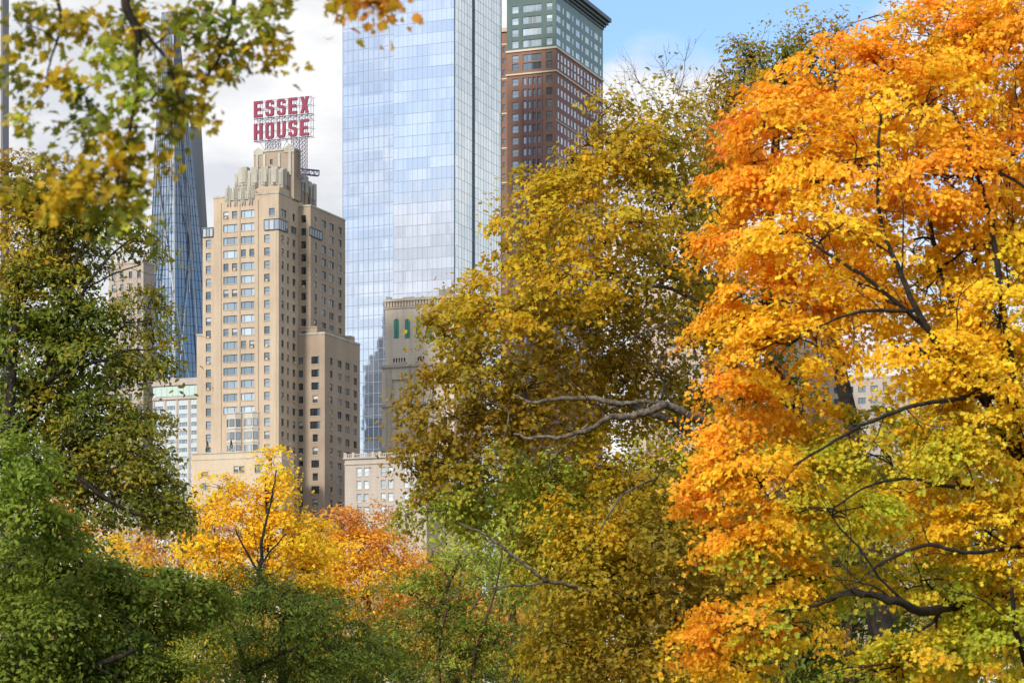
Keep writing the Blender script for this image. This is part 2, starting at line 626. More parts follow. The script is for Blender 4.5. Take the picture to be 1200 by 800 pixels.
class Building:
    def __init__(self, name, label, cat, u0, y0, group=None):
        self.X0 = (u0 - 600) / FPX * y0
        self.Y0 = y0
        self.root = empty(name, (self.X0, self.Y0, 0), -ALPHA)
        setp(self.root, label, cat, group)
        self.wins = []

    def wp(self, x, y):
        return self.X0 + x * CA + y * SA, self.Y0 - x * SA + y * CA

    def px(self, u, y=0.0):
        k = (u - 600) / FPX
        xb, yb = self.X0 + y * SA, self.Y0 + y * CA
        return (k * yb - xb) / (CA + k * SA)

    def py(self, u, x=0.0):
        k = (u - 600) / FPX
        xb, yb = self.X0 + x * CA, self.Y0 - x * SA
        return (k * yb - xb) / (SA - k * CA)

    def pz(self, v, x=0.0, y=0.0):
        return EYE + (HV - v) / FPX * self.wp(x, y)[1]

    def sz(self, px_, x=0.0, y=0.0):
        return px_ / FPX * self.wp(x, y)[1]

    # ---- facade with real openings
    def facade(self, mb, face, a0, a1, z0, z1, off, rects, depth=0.35, m=0, mr=None):
        mr = m if mr is None else mr
        rects = [r for r in rects if r[0] > a0 + 0.02 and r[1] < a1 - 0.02 and r[2] > z0 + 0.02 and r[3] < z1 - 0.02]

        def P(a, z, d=0.0):
            return (a, off + d, z) if face == 'F' else (off - d, a, z)
        zs = sorted({round(z0, 3), round(z1, 3), *[round(r[2], 3) for r in rects], *[round(r[3], 3) for r in rects]})
        for k in range(len(zs) - 1):
            za, zb = zs[k], zs[k + 1]
            zm = (za + zb) / 2
            row = sorted([r for r in rects if r[2] < zm < r[3]])
            a = a0
            for r in row:
                if r[0] > a + 1e-4:
                    mb.quad(P(a, za), P(r[0], za), P(r[0], zb), P(a, zb), m)
                a = max(a, r[1])
            if a1 > a + 1e-4:
                mb.quad(P(a, za), P(a1, za), P(a1, zb), P(a, zb), m)
        for (b0, b1, c0, c1) in rects:
            mb.quad(P(b0, c0), P(b1, c0), P(b1, c0, depth), P(b0, c0, depth), mr)
            mb.quad(P(b0, c1, depth), P(b1, c1, depth), P(b1, c1), P(b0, c1), mr)
            mb.quad(P(b0, c0, depth), P(b0, c1, depth), P(b0, c1), P(b0, c0), mr)
            mb.quad(P(b1, c0), P(b1, c1), P(b1, c1, depth), P(b1, c0, depth), mr)

    def win(self, face, off, r, style='sash', frame=None, tone=None, depth=0.22, sill=True):
        self.wins.append((face, off, r, style, frame or M_FRAME, tone, depth, sill))

    def block(self, mb, x0, x1, y0, y1, z0, z1, frects=(), rrects=(), m=0, depth=0.35):
        self.facade(mb, 'F', x0, x1, z0, z1, y0, list(frects), depth, m)
        self.facade(mb, 'R', y0, y1, z0, z1, x1, list(rrects), depth, m)
        mb.quad((x0, y1, z0), (x0, y0, z0), (x0, y0, z1), (x0, y1, z1), m)
        mb.quad((x1, y1, z0), (x0, y1, z0), (x0, y1, z1), (x1, y1, z1), m)
        mb.quad((x0, y0, z1), (x1, y0, z1), (x1, y1, z1), (x0, y1, z1), m)

    def _win_mesh(self, w, fb, gb):
        face, off, (a0, a1, z0, z1), style, fr, tone, depth, sill = w
        w_, h_ = a1 - a0, z1 - z0
        t = min(0.09, w_ * 0.09)

        def bx(mb, b0, b1, c0, c1, d0, d1, m=0):
            if face == 'F':
                mb.box(b0, b1, off + d0, off + d1, c0, c1, m)
            else:
                mb.box(off - d1, off - d0, b0, b1, c0, c1, m)

        def q(mb, b0, b1, c0, c1, d, col):
            if face == 'F':
                mb.quad((b0, off + d, c0), (b1, off + d, c0), (b1, off + d, c1), (b0, off + d, c1), 0, col)
            else:
                mb.quad((off - d, b0, c0), (off - d, b1, c0), (off - d, b1, c1), (off - d, b0, c1), 0, col)
        bx(fb, a0, a0 + t, z0, z1, depth, depth + 0.08)
        bx(fb, a1 - t, a1, z0, z1, depth, depth + 0.08)
        bx(fb, a0 + t, a1 - t, z0, z0 + t, depth, depth + 0.08)
        bx(fb, a0 + t, a1 - t, z1 - t, z1, depth, depth + 0.08)
        if sill:
            bx(fb, a0 - 0.08, a1 + 0.08, z0 - 0.16, z0 - 0.004, -0.10, 0.02, 1)
        cuts = [a0 + t]
        if style == 'triple':
            for f_ in (0.24, 0.76):
                c = a0 + w_ * f_
                bx(fb, c - t * 0.5, c + t * 0.5, z0 + t, z1 - t, depth + 0.004, depth + 0.07)
                cuts.append(c)
        elif style == 'double':
            c = a0 + w_ * 0.5
            bx(fb, c - t * 0.5, c + t * 0.5, z0 + t, z1 - t, depth + 0.004, depth + 0.07)
            cuts.append(c)
        elif style.startswith('n'):
            k = int(style[1:])
            for i in range(1, k):
                c = a0 + w_ * i / k
                bx(fb, c - t * 0.5, c + t * 0.5, z0 + t, z1 - t, depth + 0.004, depth + 0.07)
                cuts.append(c)
        cuts.append(a1 - t)
        base = tone if tone is not None else R.choice([0.02, 0.04, 0.06, 0.08, 0.10, 0.13])
        mids = []
        if style == 'sash':
            zm = z0 + h_ * 0.5
            bx(fb, a0 + t, a1 - t, zm - t * 0.4, zm + t * 0.4, depth + 0.004, depth + 0.07)
            mids = [z0 + t, zm, z1 - t]
            if w_ > 1.1 and w_ < 2.2 and sill and R.random() < 0.14:       # an air conditioner in the lower sash
                bx(fb, (a0 + a1) / 2 - 0.36, (a0 + a1) / 2 + 0.36, z0 + t + 0.004, z0 + 0.50, -0.22, depth + 0.03, 1)
        else:
            mids = [z0 + t, z1 - t]
        blind = R.random()
        for i in range(len(cuts) - 1):
            for k in range(len(mids) - 1):
                b = base * R.uniform(0.75, 1.3)
                col = (b * 0.86, b, b * 1.10)
                if style == 'sash' and k == 1 and blind < 0.30 and tone is None:
                    s = R.uniform(0.28, 0.5)
                    col = (s, s * 0.97, s * 0.9)
                q(gb, cuts[i], cuts[i + 1], mids[k], mids[k + 1], depth + 0.05, col)

    def finish(self, sill_mat=None, limit=100):
        sill_mat = sill_mat or M_LIME

        def area(w):
            face, off, r = w[0], w[1], w[2]
            return (r[1] - r[0]) * (r[3] - r[2]) * (1.0 if face == 'F' else 0.42)
        order = sorted(range(len(self.wins)), key=lambda i: -area(self.wins[i]))
        for i in order[:limit]:
            w = self.wins[i]
            fb, gb = MB(), MB()
            self._win_mesh(w, fb, gb)
            f = fb.build('window', [w[4], sill_mat], self.root)
            gb.build('pane', M_GLASS, f)
        rest = order[limit:]
        if rest:
            fb, gb = MB(), MB()
            frames = []
            for i in rest:
                w = self.wins[i]
                n0 = len(fb.m)
                self._win_mesh(w, fb, gb)
                if w[4] not in frames:
                    frames.append(w[4])
                fi = frames.index(w[4])
                for k in range(n0, len(fb.m)):
                    fb.m[k] = 2 + fi if fb.m[k] == 0 else 1
            while len(frames) < 1:
                frames.append(M_FRAME)
            f = fb.build('small_windows', [M_FRAME, sill_mat] + frames, self.root)
            f['kind'] = 'stuff'
            g = gb.build('small_panes', M_GLASS, f)
            g['kind'] = 'stuff'


#=========================================================== ground
gm, gt = newmat('park_lawn')
_tc = N(gt, 'ShaderNodeTexCoord')
_n = N(gt, 'ShaderNodeTexNoise')
_n.inputs['Scale'].default_value = 0.35
_n.inputs['Detail'].default_value = 10
gt.links.new(_tc.outputs['Object'], _n.inputs['Vector'])
_r = N(gt, 'ShaderNodeValToRGB')
_r.color_ramp.elements[0].position = 0.35
_r.color_ramp.elements[0].color = (0.035, 0.06, 0.015, 1)
_r.color_ramp.elements[1].position = 0.68
_r.color_ramp.elements[1].color = (0.17, 0.10, 0.025, 1)
gt.links.new(_n.outputs['Fac'], _r.inputs['Fac'])
_p = N(gt, 'ShaderNodeBsdfPrincipled')
_p.inputs['Roughness'].default_value = 0.95
gt.links.new(_r.outputs[0], _p.inputs['Base Color'])
_o = N(gt, 'ShaderNodeOutputMaterial')
gt.links.new(_p.outputs[0], _o.inputs[0])
g = MB()
g.quad((-6000, -6000, 0), (6000, -6000, 0), (6000, 12000, 0), (-6000, 12000, 0))
setp(g.build('ground', gm), kind='structure')

#=========================================================== the tan hotel tower
FH = 3.27
b = Building('hotel_tower', 'tan brick art deco hotel tower with stepped crown under the red rooftop sign', 'building', 326.5, 617.0)
zA = b.pz(229.5, b.px(290), 0)
rows = [b.pz(250.5, b.px(290), 0) - FH * i for i in range(40)]        # window centres, top floor first


def rc(c, w, z, h):
    return (c - w / 2, c + w / 2, z - h / 2, z + h / 2)


def span(f, u0, u1, plane):
    return (f(u0, plane), f(u1, plane))


xl = b.px(250.5)
xs0 = b.px(237.5, 1.2)
xs1 = b.px(230.5, 2.0)
zS0 = b.pz(268.5, b.px(243), 1.2)
zS1 = b.pz(393, b.px(234), 2.0)
wall = MB()
bx1, bx2 = span(b.px, 261.8, 278.0, 0), span(b.px, 282.5, 298.0, 0)
sx_ = span(b.px, 309.6, 316.0, 0)
frF = []
pat = ['PW', 'WW', 'WW', 'WP', 'PW', 'WW', 'PW', 'WW', 'WW', 'PW', 'WP', 'WW', 'WW', 'WW', 'WW', 'WW']
H = 1.85
for i, pz_ in enumerate(pat):
    for (x0, x1), kd in ((bx1, pz_[0]), (bx2, pz_[1])):
        if kd == 'W':
            r = (x0, x1, rows[i] - H / 2, rows[i] + H / 2)
            frF.append(r); b.win('F', 0, r, 'triple', tone=R.choice([0.14, 0.22, 0.3, 0.36]))
        else:
            w = (x1 - x0) * 0.37
            for r in ((x0, x0 + w, rows[i] - H / 2, rows[i] + H / 2), (x1 - w, x1, rows[i] - H / 2, rows[i] + H / 2)):
                frF.append(r); b.win('F', 0, r, 'sash')
for i in range(2, 19):
    r = (sx_[0], sx_[1], rows[i] - 0.95, rows[i] + 0.95)
    frF.append(r); b.win('F', 0, r, 'sash', tone=R.choice([None, 0.16, 0.22]))
r = (b.px(315.5), b.px(322.0), rows[0] - 1.0, rows[0] + 0.9)
frF.append(r); b.win('F', 0, r, 'sash')
yB = b.py(350.0)
frR = []
for ui, wd in ((331.2, 1.35), (337.6, 1.0), (344.6, 1.6)):
    c = b.py(ui)
    for i in range(2, 30):
        r = rc(c, wd, rows[i], 1.8)
        frR.append(r); b.win('R', 0, r, 'sash')
r = (b.py(329.3), b.py(335.5), rows[0] - 1.0, rows[0] + 0.9)
frR.append(r); b.win('R', 0, r, 'double')
r = (b.py(343.0), b.py(345.8), rows[0] - 1.0, rows[0] + 0.9)
frR.append(r); b.win('R', 0, r, 'sash')
r = (b.py(341.0), b.py(347.8), rows[1] - 0.9, rows[1] + 0.9)
frR.append(r); b.win('R', 0, r, 'double')
b.block(wall, xl, 0, 0, yB + 14, 0, zA, frF, frR)
# left shoulders
frS = []
c = b.px(247.3, 1.2)
shoulder_x1 = xl
for i in range(2, 19):
    r = rc(b.px(244.2, 1.2), 1.45, rows[i], 1.95)
    frS.append(r); b.win('F', 1.2, r, 'sash', tone=R.choice([None, 0.15, 0.2, 0.03]))
b.block(wall, xs0, xl - 0.003, 1.2, 20, 0, zS0, frS)
b.block(wall, xs1, xs0 - 0.003, 2.0, 18, 0, zS1)
ob = wall.build('wall', M_TAN, b.root)
# tall rear wing (front face and long flank)
wing = MB()
xB = b.px(364.0, yB)
yB1 = b.py(404.6, xB)
zB = b.pz(241.5, xB, yB)
frF, frR = [], []
for i in range(0, 9):
    r = rc(b.px(355.8, yB), 1.35, rows[i], 1.9)
    frF.append(r); b.win('F', yB, r, 'sash', tone=R.choice([None, 0.02, 0.03]))
for j, (ui, wd) in enumerate(((369.8, 1.6), (379.6, 2.5), (388.6, 2.7), (398.4, 2.0))):
    c = b.py(ui, xB)
    for i in range(0, 9):
        r = rc(c, wd, rows[i], 1.9)
        if i in (1,) and j < 2:
            continue
        frR.append(r); b.win('R', xB, r, 'sash' if wd < 1.8 else 'double', frame=R.choice([M_FRAME, M_FRAMEW]))
b.block(wing, -6, xB, yB + 0.003, yB1, 0, zB, frF, frR)
# a middle setback two storeys high
yM = yB - 0.3
xM = b.px(371.5, yM)
yM1 = b.py(410.5, xM)
zM_ = rows[9] + 1.75
frF, frR = [], []
for i in (9, 10):
    r = rc(b.px(355.8, yM), 1.35, rows[i], 1.9)
    frF.append(r); b.win('F', yM, r, 'sash', tone=0.03)
    for ui, wd in ((379.6, 1.6), (388.6, 2.4), (397.6, 2.5), (405.6, 1.9)):
        r = rc(b.py(ui, xM), wd, rows[i], 1.9)
        frR.append(r); b.win('R', xM, r, 'sash' if wd < 1.8 else 'double', frame=M_FRAMEW)
b.block(wing, -5.95, xM, yM, yM1, 0, zM_, frF, frR)
wing.box(0.2, xM + 0.1, yM - 0.1, yM + 0.3, zM_ + 0.003, zM_ + 0.35)
wing.box(xM - 0.3, xM + 0.1, yM + 0.31, yM1, zM_ + 0.003, zM_ + 0.35)
# lower wing in front of it
yC = yB - 0.6
xC = b.px(380.5, yC)
yC1 = b.py(421.8, xC)
zC = b.pz(392.0, b.px(366, yC), yC)
frF, frR = [], []
for i in range(11, 30):
    r = rc(b.px(352.6, yC), 1.2, rows[i], 1.8)
    frF.append(r); b.win('F', yC, r, 'sash', tone=R.choice([None, 0.02]))
    big_ = i in (11, 12, 13, 15, 16, 19, 21)
    r = rc(b.px(369.4, yC), (2.9 if i in (15, 16) else 2.2) if big_ else 1.45, rows[i], 1.9)
    frF.append(r); b.win('F', yC, r, 'triple' if big_ else 'sash', tone=0.02 if big_ else None)
for j, (ui, wd) in enumerate(((388.0, 1.7), (398.0, 2.4), (407.2, 2.5), (416.4, 2.1))):
    c = b.py(ui, xC)
    for i in range(11, 30):
        r = rc(c, wd, rows[i], 1.85)
        frR.append(r); b.win('R', xC, r, 'sash' if wd < 1.8 else 'double', frame=M_FRAMEW if R.random() < 0.3 else M_FRAME, sill=True)
b.block(wing, -5.9, xC, yC, yC1, 0, zC, frF, frR)
b.block(wing, xC - 7, xC - 1.2, yC1 - 3.0, yC1 - 0.6, zC, zC + 2.2)
b.block(wing, xB - 6, xB - 1.0, yB1 - 0.2, yB1 + 2.2, zC, zB - 30)
wing.build('wing', M_BROWN, b.root)
# string courses, copings, piers
for (x0, x1, y, z) in ((xl, 0, 0, zA), (xs0, xl, 1.2, zS0), (xs1, xs0, 2.0, zS1)):
    tr = MB(); tr.box(x0 - 0.1, x1 + 0.1, y - 0.12, y + 0.5, z + 0.003, z + 0.45); tr.build('coping', M_STONE, b.root)
tr = MB(); tr.box(-0.35, 0.12, 0.51, yB, zA + 0.003, zA + 0.45)
tr.build('coping', M_STONE, b.root)
tr = MB(); tr.box(0.13, xB + 0.12, yB - 0.12, yB + 0.4, zB + 0.003, zB + 0.4)
tr.box(xB - 0.4, xB + 0.12, yB + 0.41, yB1, zB + 0.003, zB + 0.4)
tr.build('coping', M_STONE, b.root)
tr = MB(); tr.box(0.13, xC + 0.12, yC - 0.12, yC + 0.4, zC + 0.003, zC + 0.5)
tr.box(xC - 0.4, xC + 0.12, yC + 0.41, yC1, zC + 0.003, zC + 0.5)
tr.build('coping', M_STONE, b.root)
pr = MB()
for uu in (258.2, 280.3, 301.6):
    x = b.px(uu)
    pr.box(x - 0.28, x + 0.28, -0.22, -0.003, b.pz(529), zA - 1.2)
for uu in (323.6,):
    x = b.px(uu)
    pr.box(x - 0.2, x + 0.2, -0.12, -0.003, b.pz(529), zA - 4.2)
pr.build('pier', M_TAN, b.root)
# cresting of stone leaves over the bays
cr = MB()
x0c, x1c = b.px(264.0), b.px(298.0)
for k in range(4):
    cx = x0c + (x1c - x0c) * (k + 0.5) / 4
    hw = (x1c - x0c) / 8 * 0.98
    top = zA + (3.6 if k in (1,) else 3.2 if k == 2 else 2.8)
    cr.plate([(cx - hw, zA - 0.9), (cx + hw, zA - 0.9), (cx + hw, zA + 1.0), (cx + hw * 0.75, zA + 1.5), (cx + hw * 0.8, zA + 2.1), (cx + hw * 0.4, zA + 2.4),
              (cx + hw * 0.3, top - 0.5), (cx, top), (cx - hw * 0.3, top - 0.5), (cx - hw * 0.4, zA + 2.4), (cx - hw * 0.8, zA + 2.1), (cx - hw * 0.75, zA + 1.5), (cx - hw, zA + 1.0)], -0.3, -0.02 + 0.01 * k)
    for s in (-0.45, 0, 0.45):
        cr.bar((cx + s * hw, -0.36, zA - 0.6), (cx + s * hw * 0.7, -0.36, zA + 2.1 + (0.8 if s == 0 else 0)), 0.17)
    cr.box(cx - hw * 0.55, cx - hw * 0.25, -0.36, -0.30, zA - 2.3, zA - 1.0)
    cr.box(cx + hw * 0.25, cx + hw * 0.55, -0.36, -0.30, zA - 2.3, zA - 1.0)
    cr.box(cx - hw * 0.12, cx + hw * 0.12, -0.40, -0.30, zA - 1.9, zA - 1.0)
cr.build('cresting', M_STONE, b.root)
# the crown: ribbed stone drum with notched top, then a brick penthouse with pointed parapets
yD = 4.5
xD0, xD1 = b.px(276.0, yD), b.px(331.0, yD)
yD1 = b.py(371.0, xD1)
zD = b.pz(204, b.px(310, yD), yD)
cw = MB()
cw.box(xD0, xD1, yD, yD1, zA - 0.5, zD - 0.6, 0)
cw.box(b.px(300, 1.6), -0.6, 1.6, yD + 6, zA - 0.4, zA + 1.9, 1)
# sloping weathered shoulder
sh0, sh1 = b.px(300, 1.6), -0.6
cw.poly([(sh0, 1.6, zA + 1.9), (sh1, 1.6, zA + 1.9), (sh1 - 1.5, yD, zA + 3.0), (sh0, yD, zA + 3.0)], 1)
cw.poly([(sh1, 1.6, zA + 1.9), (sh1, yD + 6, zA + 1.9), (sh1 - 1.5, yD + 6, zA + 3.0), (sh1 - 1.5, yD, zA + 3.0)], 1)
cw.build('crown_wall', [M_BROWN, M_TAN], b.root)
st = MB()
# front piers of the crown, tops at uneven heights
fins = [(275.2, 279.6, 204), (280.0, 289.8, 196.5), (290.2, 294.8, 200), (295.2, 303.0, 196.5), (303.3, 306.2, 198.0), (306.5, 314.5, 195.5), (314.8, 318.0, 197.5), (318.4, 326.0, 195.5), (326.3, 331.8, 198.5)]
for k, (u0, u1, vt) in enumerate(fins):
    x0, x1 = b.px(u0, yD), b.px(u1, yD)
    zt = b.pz(vt, x0, yD)
    d = 0.30 if k % 2 else 0.14
    st.box(x0, x1, yD - d, yD + 1.6, zt - 4.6, zt)
    st.box(x0 + 0.25, x1 - 0.25, yD - d - 0.15, yD - d, zt - 4.0, zt - 0.7)
    st.box(x0 + 0.15, x1 - 0.15, yD - d + 0.12, yD - 0.003, zA + 0.5, zt - 4.6, 1)
st.box(xD0 + 0.05, xD1 - 0.05, yD - 0.11, yD - 0.006, zD - 5.0, zD - 1.0)
nf = 8
for k in range(nf):
    u0 = 332.0 + (370.5 - 332.0) * k / nf
    u1 = 332.0 + (370.5 - 332.0) * (k + 0.72) / nf
    y0, y1 = b.py(u0, xD1), b.py(u1, xD1)
    vt = 197 + 1.7 * k + (1.0 if k % 2 else 0) + (5 if k >= 6 else 0)
    zt = b.pz(vt, xD1, y0)
    d = 0.5 if k % 2 else 0.3
    st.box(xD1 - 1.0, xD1 + d, y0, y1, zt - 4.2, zt)
    st.box(xD1 - 0.5, xD1 + d - 0.15, y0 + 0.15, y1 - 0.15, zA - 1.5, zt - 4.2, 1)
st.build('crown_stone', [M_STONE, M_BROWN], b.root)
for u0 in (299.5, 311.0, 321.0):
    x0 = b.px(u0, yD)
    sl_ = MB()
    sl_.box(x0, x0 + 0.75, yD - 0.34, yD - 0.25, zA + 2.6, zA + 6.0)
    sl_.build('louvre_slot', M_FRAMEB, b.root)
for u0 in (341.0, 351.0, 361.0):
    y0 = b.py(u0, xD1)
    sl_ = MB()
    sl_.box(xD1 + 0.22, xD1 + 0.40, y0, y0 + 0.9, zA + 1.0, zA + 5.5)
    sl_.build('louvre_slot', M_FRAMEB, b.root)
yE = 7.5
xE0, xE1 = b.px(297.5, yE), b.px(344.5, yE)
yE1 = b.py(352.5, xE1)
zE = b.pz(177.5, b.px(320, yE), yE)
pe = MB()
rE = [rc(b.px(318, yE), 0.75, zE - 2.6, 1.3)]
b.block(pe, xE0, xE1, yE, yE1, zA, zE, rE)
b.win('F', yE, rE[0], 'plain', sill=False, tone=0.02)
pe.build('penthouse', M_BROWN, b.root)
pp = MB()
for (u0, u1, h) in ((297.4, 308.5, 1.3), (333.0, 344.8, 1.5)):
    x0, x1 = b.px(u0, yE), b.px(u1, yE)
    pp.plate([(x0, zE - 0.6), (x1, zE - 0.6), (x1, zE + 0.45), ((x0 + x1) / 2, zE + h), (x0, zE + 0.45)], yE - 0.15, yE + 0.6)
pp.box(b.px(308.6, yE), b.px(332.9, yE), yE - 0.2, yE + 0.3, zE + 0.003, zE + 0.5)
pp.box(xE1 - 0.3, xE1 + 0.15, yE + 0.4, yE1, zE + 0.003, zE + 0.5)
for u0 in (301.5, 310.0, 327.5, 340.0):
    x0 = b.px(u0, yE)
    pp.box(x0 - 0.35, x0 + 0.35, yE - 0.28, yE - 0.004, zA + 6, zE - 0.62)
pp.build('gable', M_STONE, b.root)
# glazed sun rooms
for (x0, x1, y0, y1, zb, zt, nF, nR) in ((b.px(310.0), 0.22, -0.22, b.py(336.5), rows[1] - 1.15, rows[1] + 1.25, 3, 4),
                                       (b.px(238.2, 1.2), b.px(250.0, 1.2), 0.95, 1.15, zS0 - 1.9, zS0 + 0.1, 3, 0)):
    fr, gl = MB(), MB()
    fr.box(x0 - 0.06, x1 + 0.06, y0 - 0.06, y1, zt, zt + 0.22)
    fr.box(x0 - 0.04, x1 + 0.04, y0 - 0.04, y1, zb - 0.16, zb)
    for i in range(nF + 1):
        x = x0 + (x1 - x0) * i / nF
        fr.box(x - 0.09, x + 0.09, y0 - 0.04, y0 + 0.05, zb, zt)
    for i in range(nF):
        a, c = x0 + (x1 - x0) * i / nF, x0 + (x1 - x0) * (i + 1) / nF
        s = R.choice([0.2, 0.28, 0.36])
        gl.quad((a, y0, zb), (c, y0, zb), (c, y0, zt), (a, y0, zt), 0, (s, s * 1.03, s * 1.06))
    for i in range(nR):
        a, c = y0 + (y1 - y0) * i / nR, y0 + (y1 - y0) * (i + 1) / nR
        fr.box(x1 - 0.05, x1 + 0.04, c - 0.09, c + 0.09, zb, zt)
        s = R.choice([0.14, 0.2, 0.28])
        gl.quad((x1, a, zb), (x1, c, zb), (x1, c, zt), (x1, a, zt), 0, (s, s * 1.03, s * 1.06))
    f = fr.build('sun_room', M_FRAME, b.root)
    gl.build('pane', M_GLASS, f)
y0, y1 = b.py(362, xB), b.py(377, xB)
fr, gl = MB(), MB()
fr.box(xB, xB + 0.25, y0, y1, rows[1] + 0.9, rows[1] + 1.15)
fr.box(xB, xB + 0.25, y0, y1, rows[1] - 1.2, rows[1] - 0.95)
for i in range(6):
    c = y0 + (y1 - y0) * i / 5
    fr.box(xB + 0.10, xB + 0.23, c - 0.1, c + 0.1, rows[1] - 0.95, rows[1] + 0.9)
    if i < 5:
        d = y0 + (y1 - y0) * (i + 1) / 5
        gl.quad((xB + 0.17, c, rows[1] - 0.95), (xB + 0.17, d, rows[1] - 0.95), (xB + 0.17, d, rows[1] + 0.9), (xB + 0.17, c, rows[1] + 0.9), 0, (0.13, 0.145, 0.15))
f = fr.build('sun_room', M_FRAME, b.root)
gl.build('pane', M_GLASS, f)
# stone bow windows over the podium
bw = MB()
zb0, zb1 = b.pz(534), b.pz(482.5)
for (u0, u1) in ((266.0, 283.4), (286.0, 303.4)):
    x0, x1 = b.px(u0), b.px(u1)
    w = x1 - x0
    bw.prism([(x0, -0.25), (x0 + w * 0.28, -1.3), (x0 + w * 0.72, -1.3), (x1, -0.25)][::1], zb0, zb1)
    for zz in (zb1, zb1 - 3.9, zb1 - 7.4):
        bw.prism([(x0 - 0.1, -0.24), (x0 + w * 0.27, -1.45), (x0 + w * 0.73, -1.45), (x1 + 0.1, -0.24)], zz + 0.004, zz + 0.35)
    for i in range(15, 19):
        z = rows[i]
        if z < zb0 + 1 or z > zb1 - 0.8:
            continue
        fb, gb = MB(), MB()
        for (pa, pb) in (((x0 + w * 0.04, -0.40), (x0 + w * 0.25, -1.19)), ((x0 + w * 0.33, -1.3), (x0 + w * 0.67, -1.3)), ((x0 + w * 0.75, -1.19), (x0 + w * 0.96, -0.40))):
            dx, dy = pb[0] - pa[0], pb[1] - pa[1]
            ln = math.hypot(dx, dy)
            nx, ny = dy / ln, -dx / ln
            o1, o2 = 0.03, 0.05
            s = R.choice([0.08, 0.2, 0.3])
            for (mb_, oo, ins, col) in ((fb, o1, 0.0, None), (gb, o2, 0.10, (s, s * 1.05, s * 1.1))):
                a_ = (pa[0] + dx * ins + nx * oo, pa[1] + dy * ins + ny * oo)
                c_ = (pb[0] - dx * ins + nx * oo, pb[1] - dy * ins + ny * oo)
                mb_.quad((*a_, z - 0.95 + ins), (*c_, z - 0.95 + ins), (*c_, z + 0.95 - ins), (*a_, z + 0.95 - ins), 0, col)
        f = fb.build('bow_window', M_FRAME, b.root)
        gb.build('pane', M_GLASS, f)
bw.build('bow_front', M_BAYSTONE, b.root)
# podium
yP = -7.0
xP0, xP1 = b.px(224.5, yP), b.px(330, yP)
zP = b.pz(530.5, b.px(270, yP), yP)
po = MB()
rP = []
for (u0, u1, v0, v1, sty) in ((273.8, 279.4, 546, 553.5, 'sash'), (280.2, 286.6, 546, 553.5, 'sash'), (298.5, 305.5, 544, 553.5, 'sash'), (236, 244, 553, 558, 'double'),
                              (236, 244, 566, 574, 'double'), (262, 270, 575, 584, 'double'), (285, 293, 575, 584, 'double')):
    x0, x1 = b.px(u0, yP), b.px(u1, yP)
    r = (x0, x1, b.pz(v1, x0, yP), b.pz(v0, x0, yP))
    rP.append(r)
    b.win('F', yP, r, sty)
b.block(po, xP0, xP1, yP, -0.004, 0, zP, rP)
po.box(b.px(298, yP), b.px(306.5, yP), yP - 0.12, yP - 0.003, b.pz(541, 0, yP), b.pz(533.5, 0, yP))
po.build('podium', M_LIME, b.root)
pc = MB()
pc.box(xP0 - 0.12, xP1 + 0.12, yP - 0.15, yP + 0.4, zP + 0.003, zP + 0.35)
pc.box(xP0, xP1, yP - 0.08, yP - 0.003, zP - 1.5, zP - 1.3)
pc.build('parapet', M_STONE, b.root)
b.finish(M_LIME)
hotel = b

# small potted conifers on the podium terrace
for k, uu in enumerate((243.0, 271.0)):
    x = hotel.px(uu, yP + 1.4)
    wx, wy = hotel.wp(x, yP + 1.4)
    e = empty('potted_conifer', (wx, wy, zP))
    setp(e, ('slim dark conifer in a pot at the left end of the podium terrace', 'slim dark conifer in a pot below the stone bow windows')[k], 'tree', 'potted conifers on the podium terrace')
    pm = MB()
    pm.prism([(0.3 * math.cos(a * math.pi / 4), 0.3 * math.sin(a * math.pi / 4)) for a in range(8)], 0, 0.6)
    pm.build('pot', M_STONE, e)
    fm = MB()
    rr = random.Random(k)
    for q in range(260):
        h = rr.random()
        rad = 0.55 * (1 - h) ** 0.7 * rr.uniform(0.6, 1.1)
        a = rr.uniform(0, 6.283)
        p = np.array((rad * math.cos(a), rad * math.sin(a), 0.6 + 2.6 * h))
        s = 0.16
        fm.poly([tuple(p + np.array((rr.uniform(-s, s), rr.uniform(-s, s), rr.uniform(-s, s * 2)))) for _ in range(3)])
    fm.build('foliage', simple('conifer_leaf_%d' % k, (0.02, 0.045, 0.02)), e)

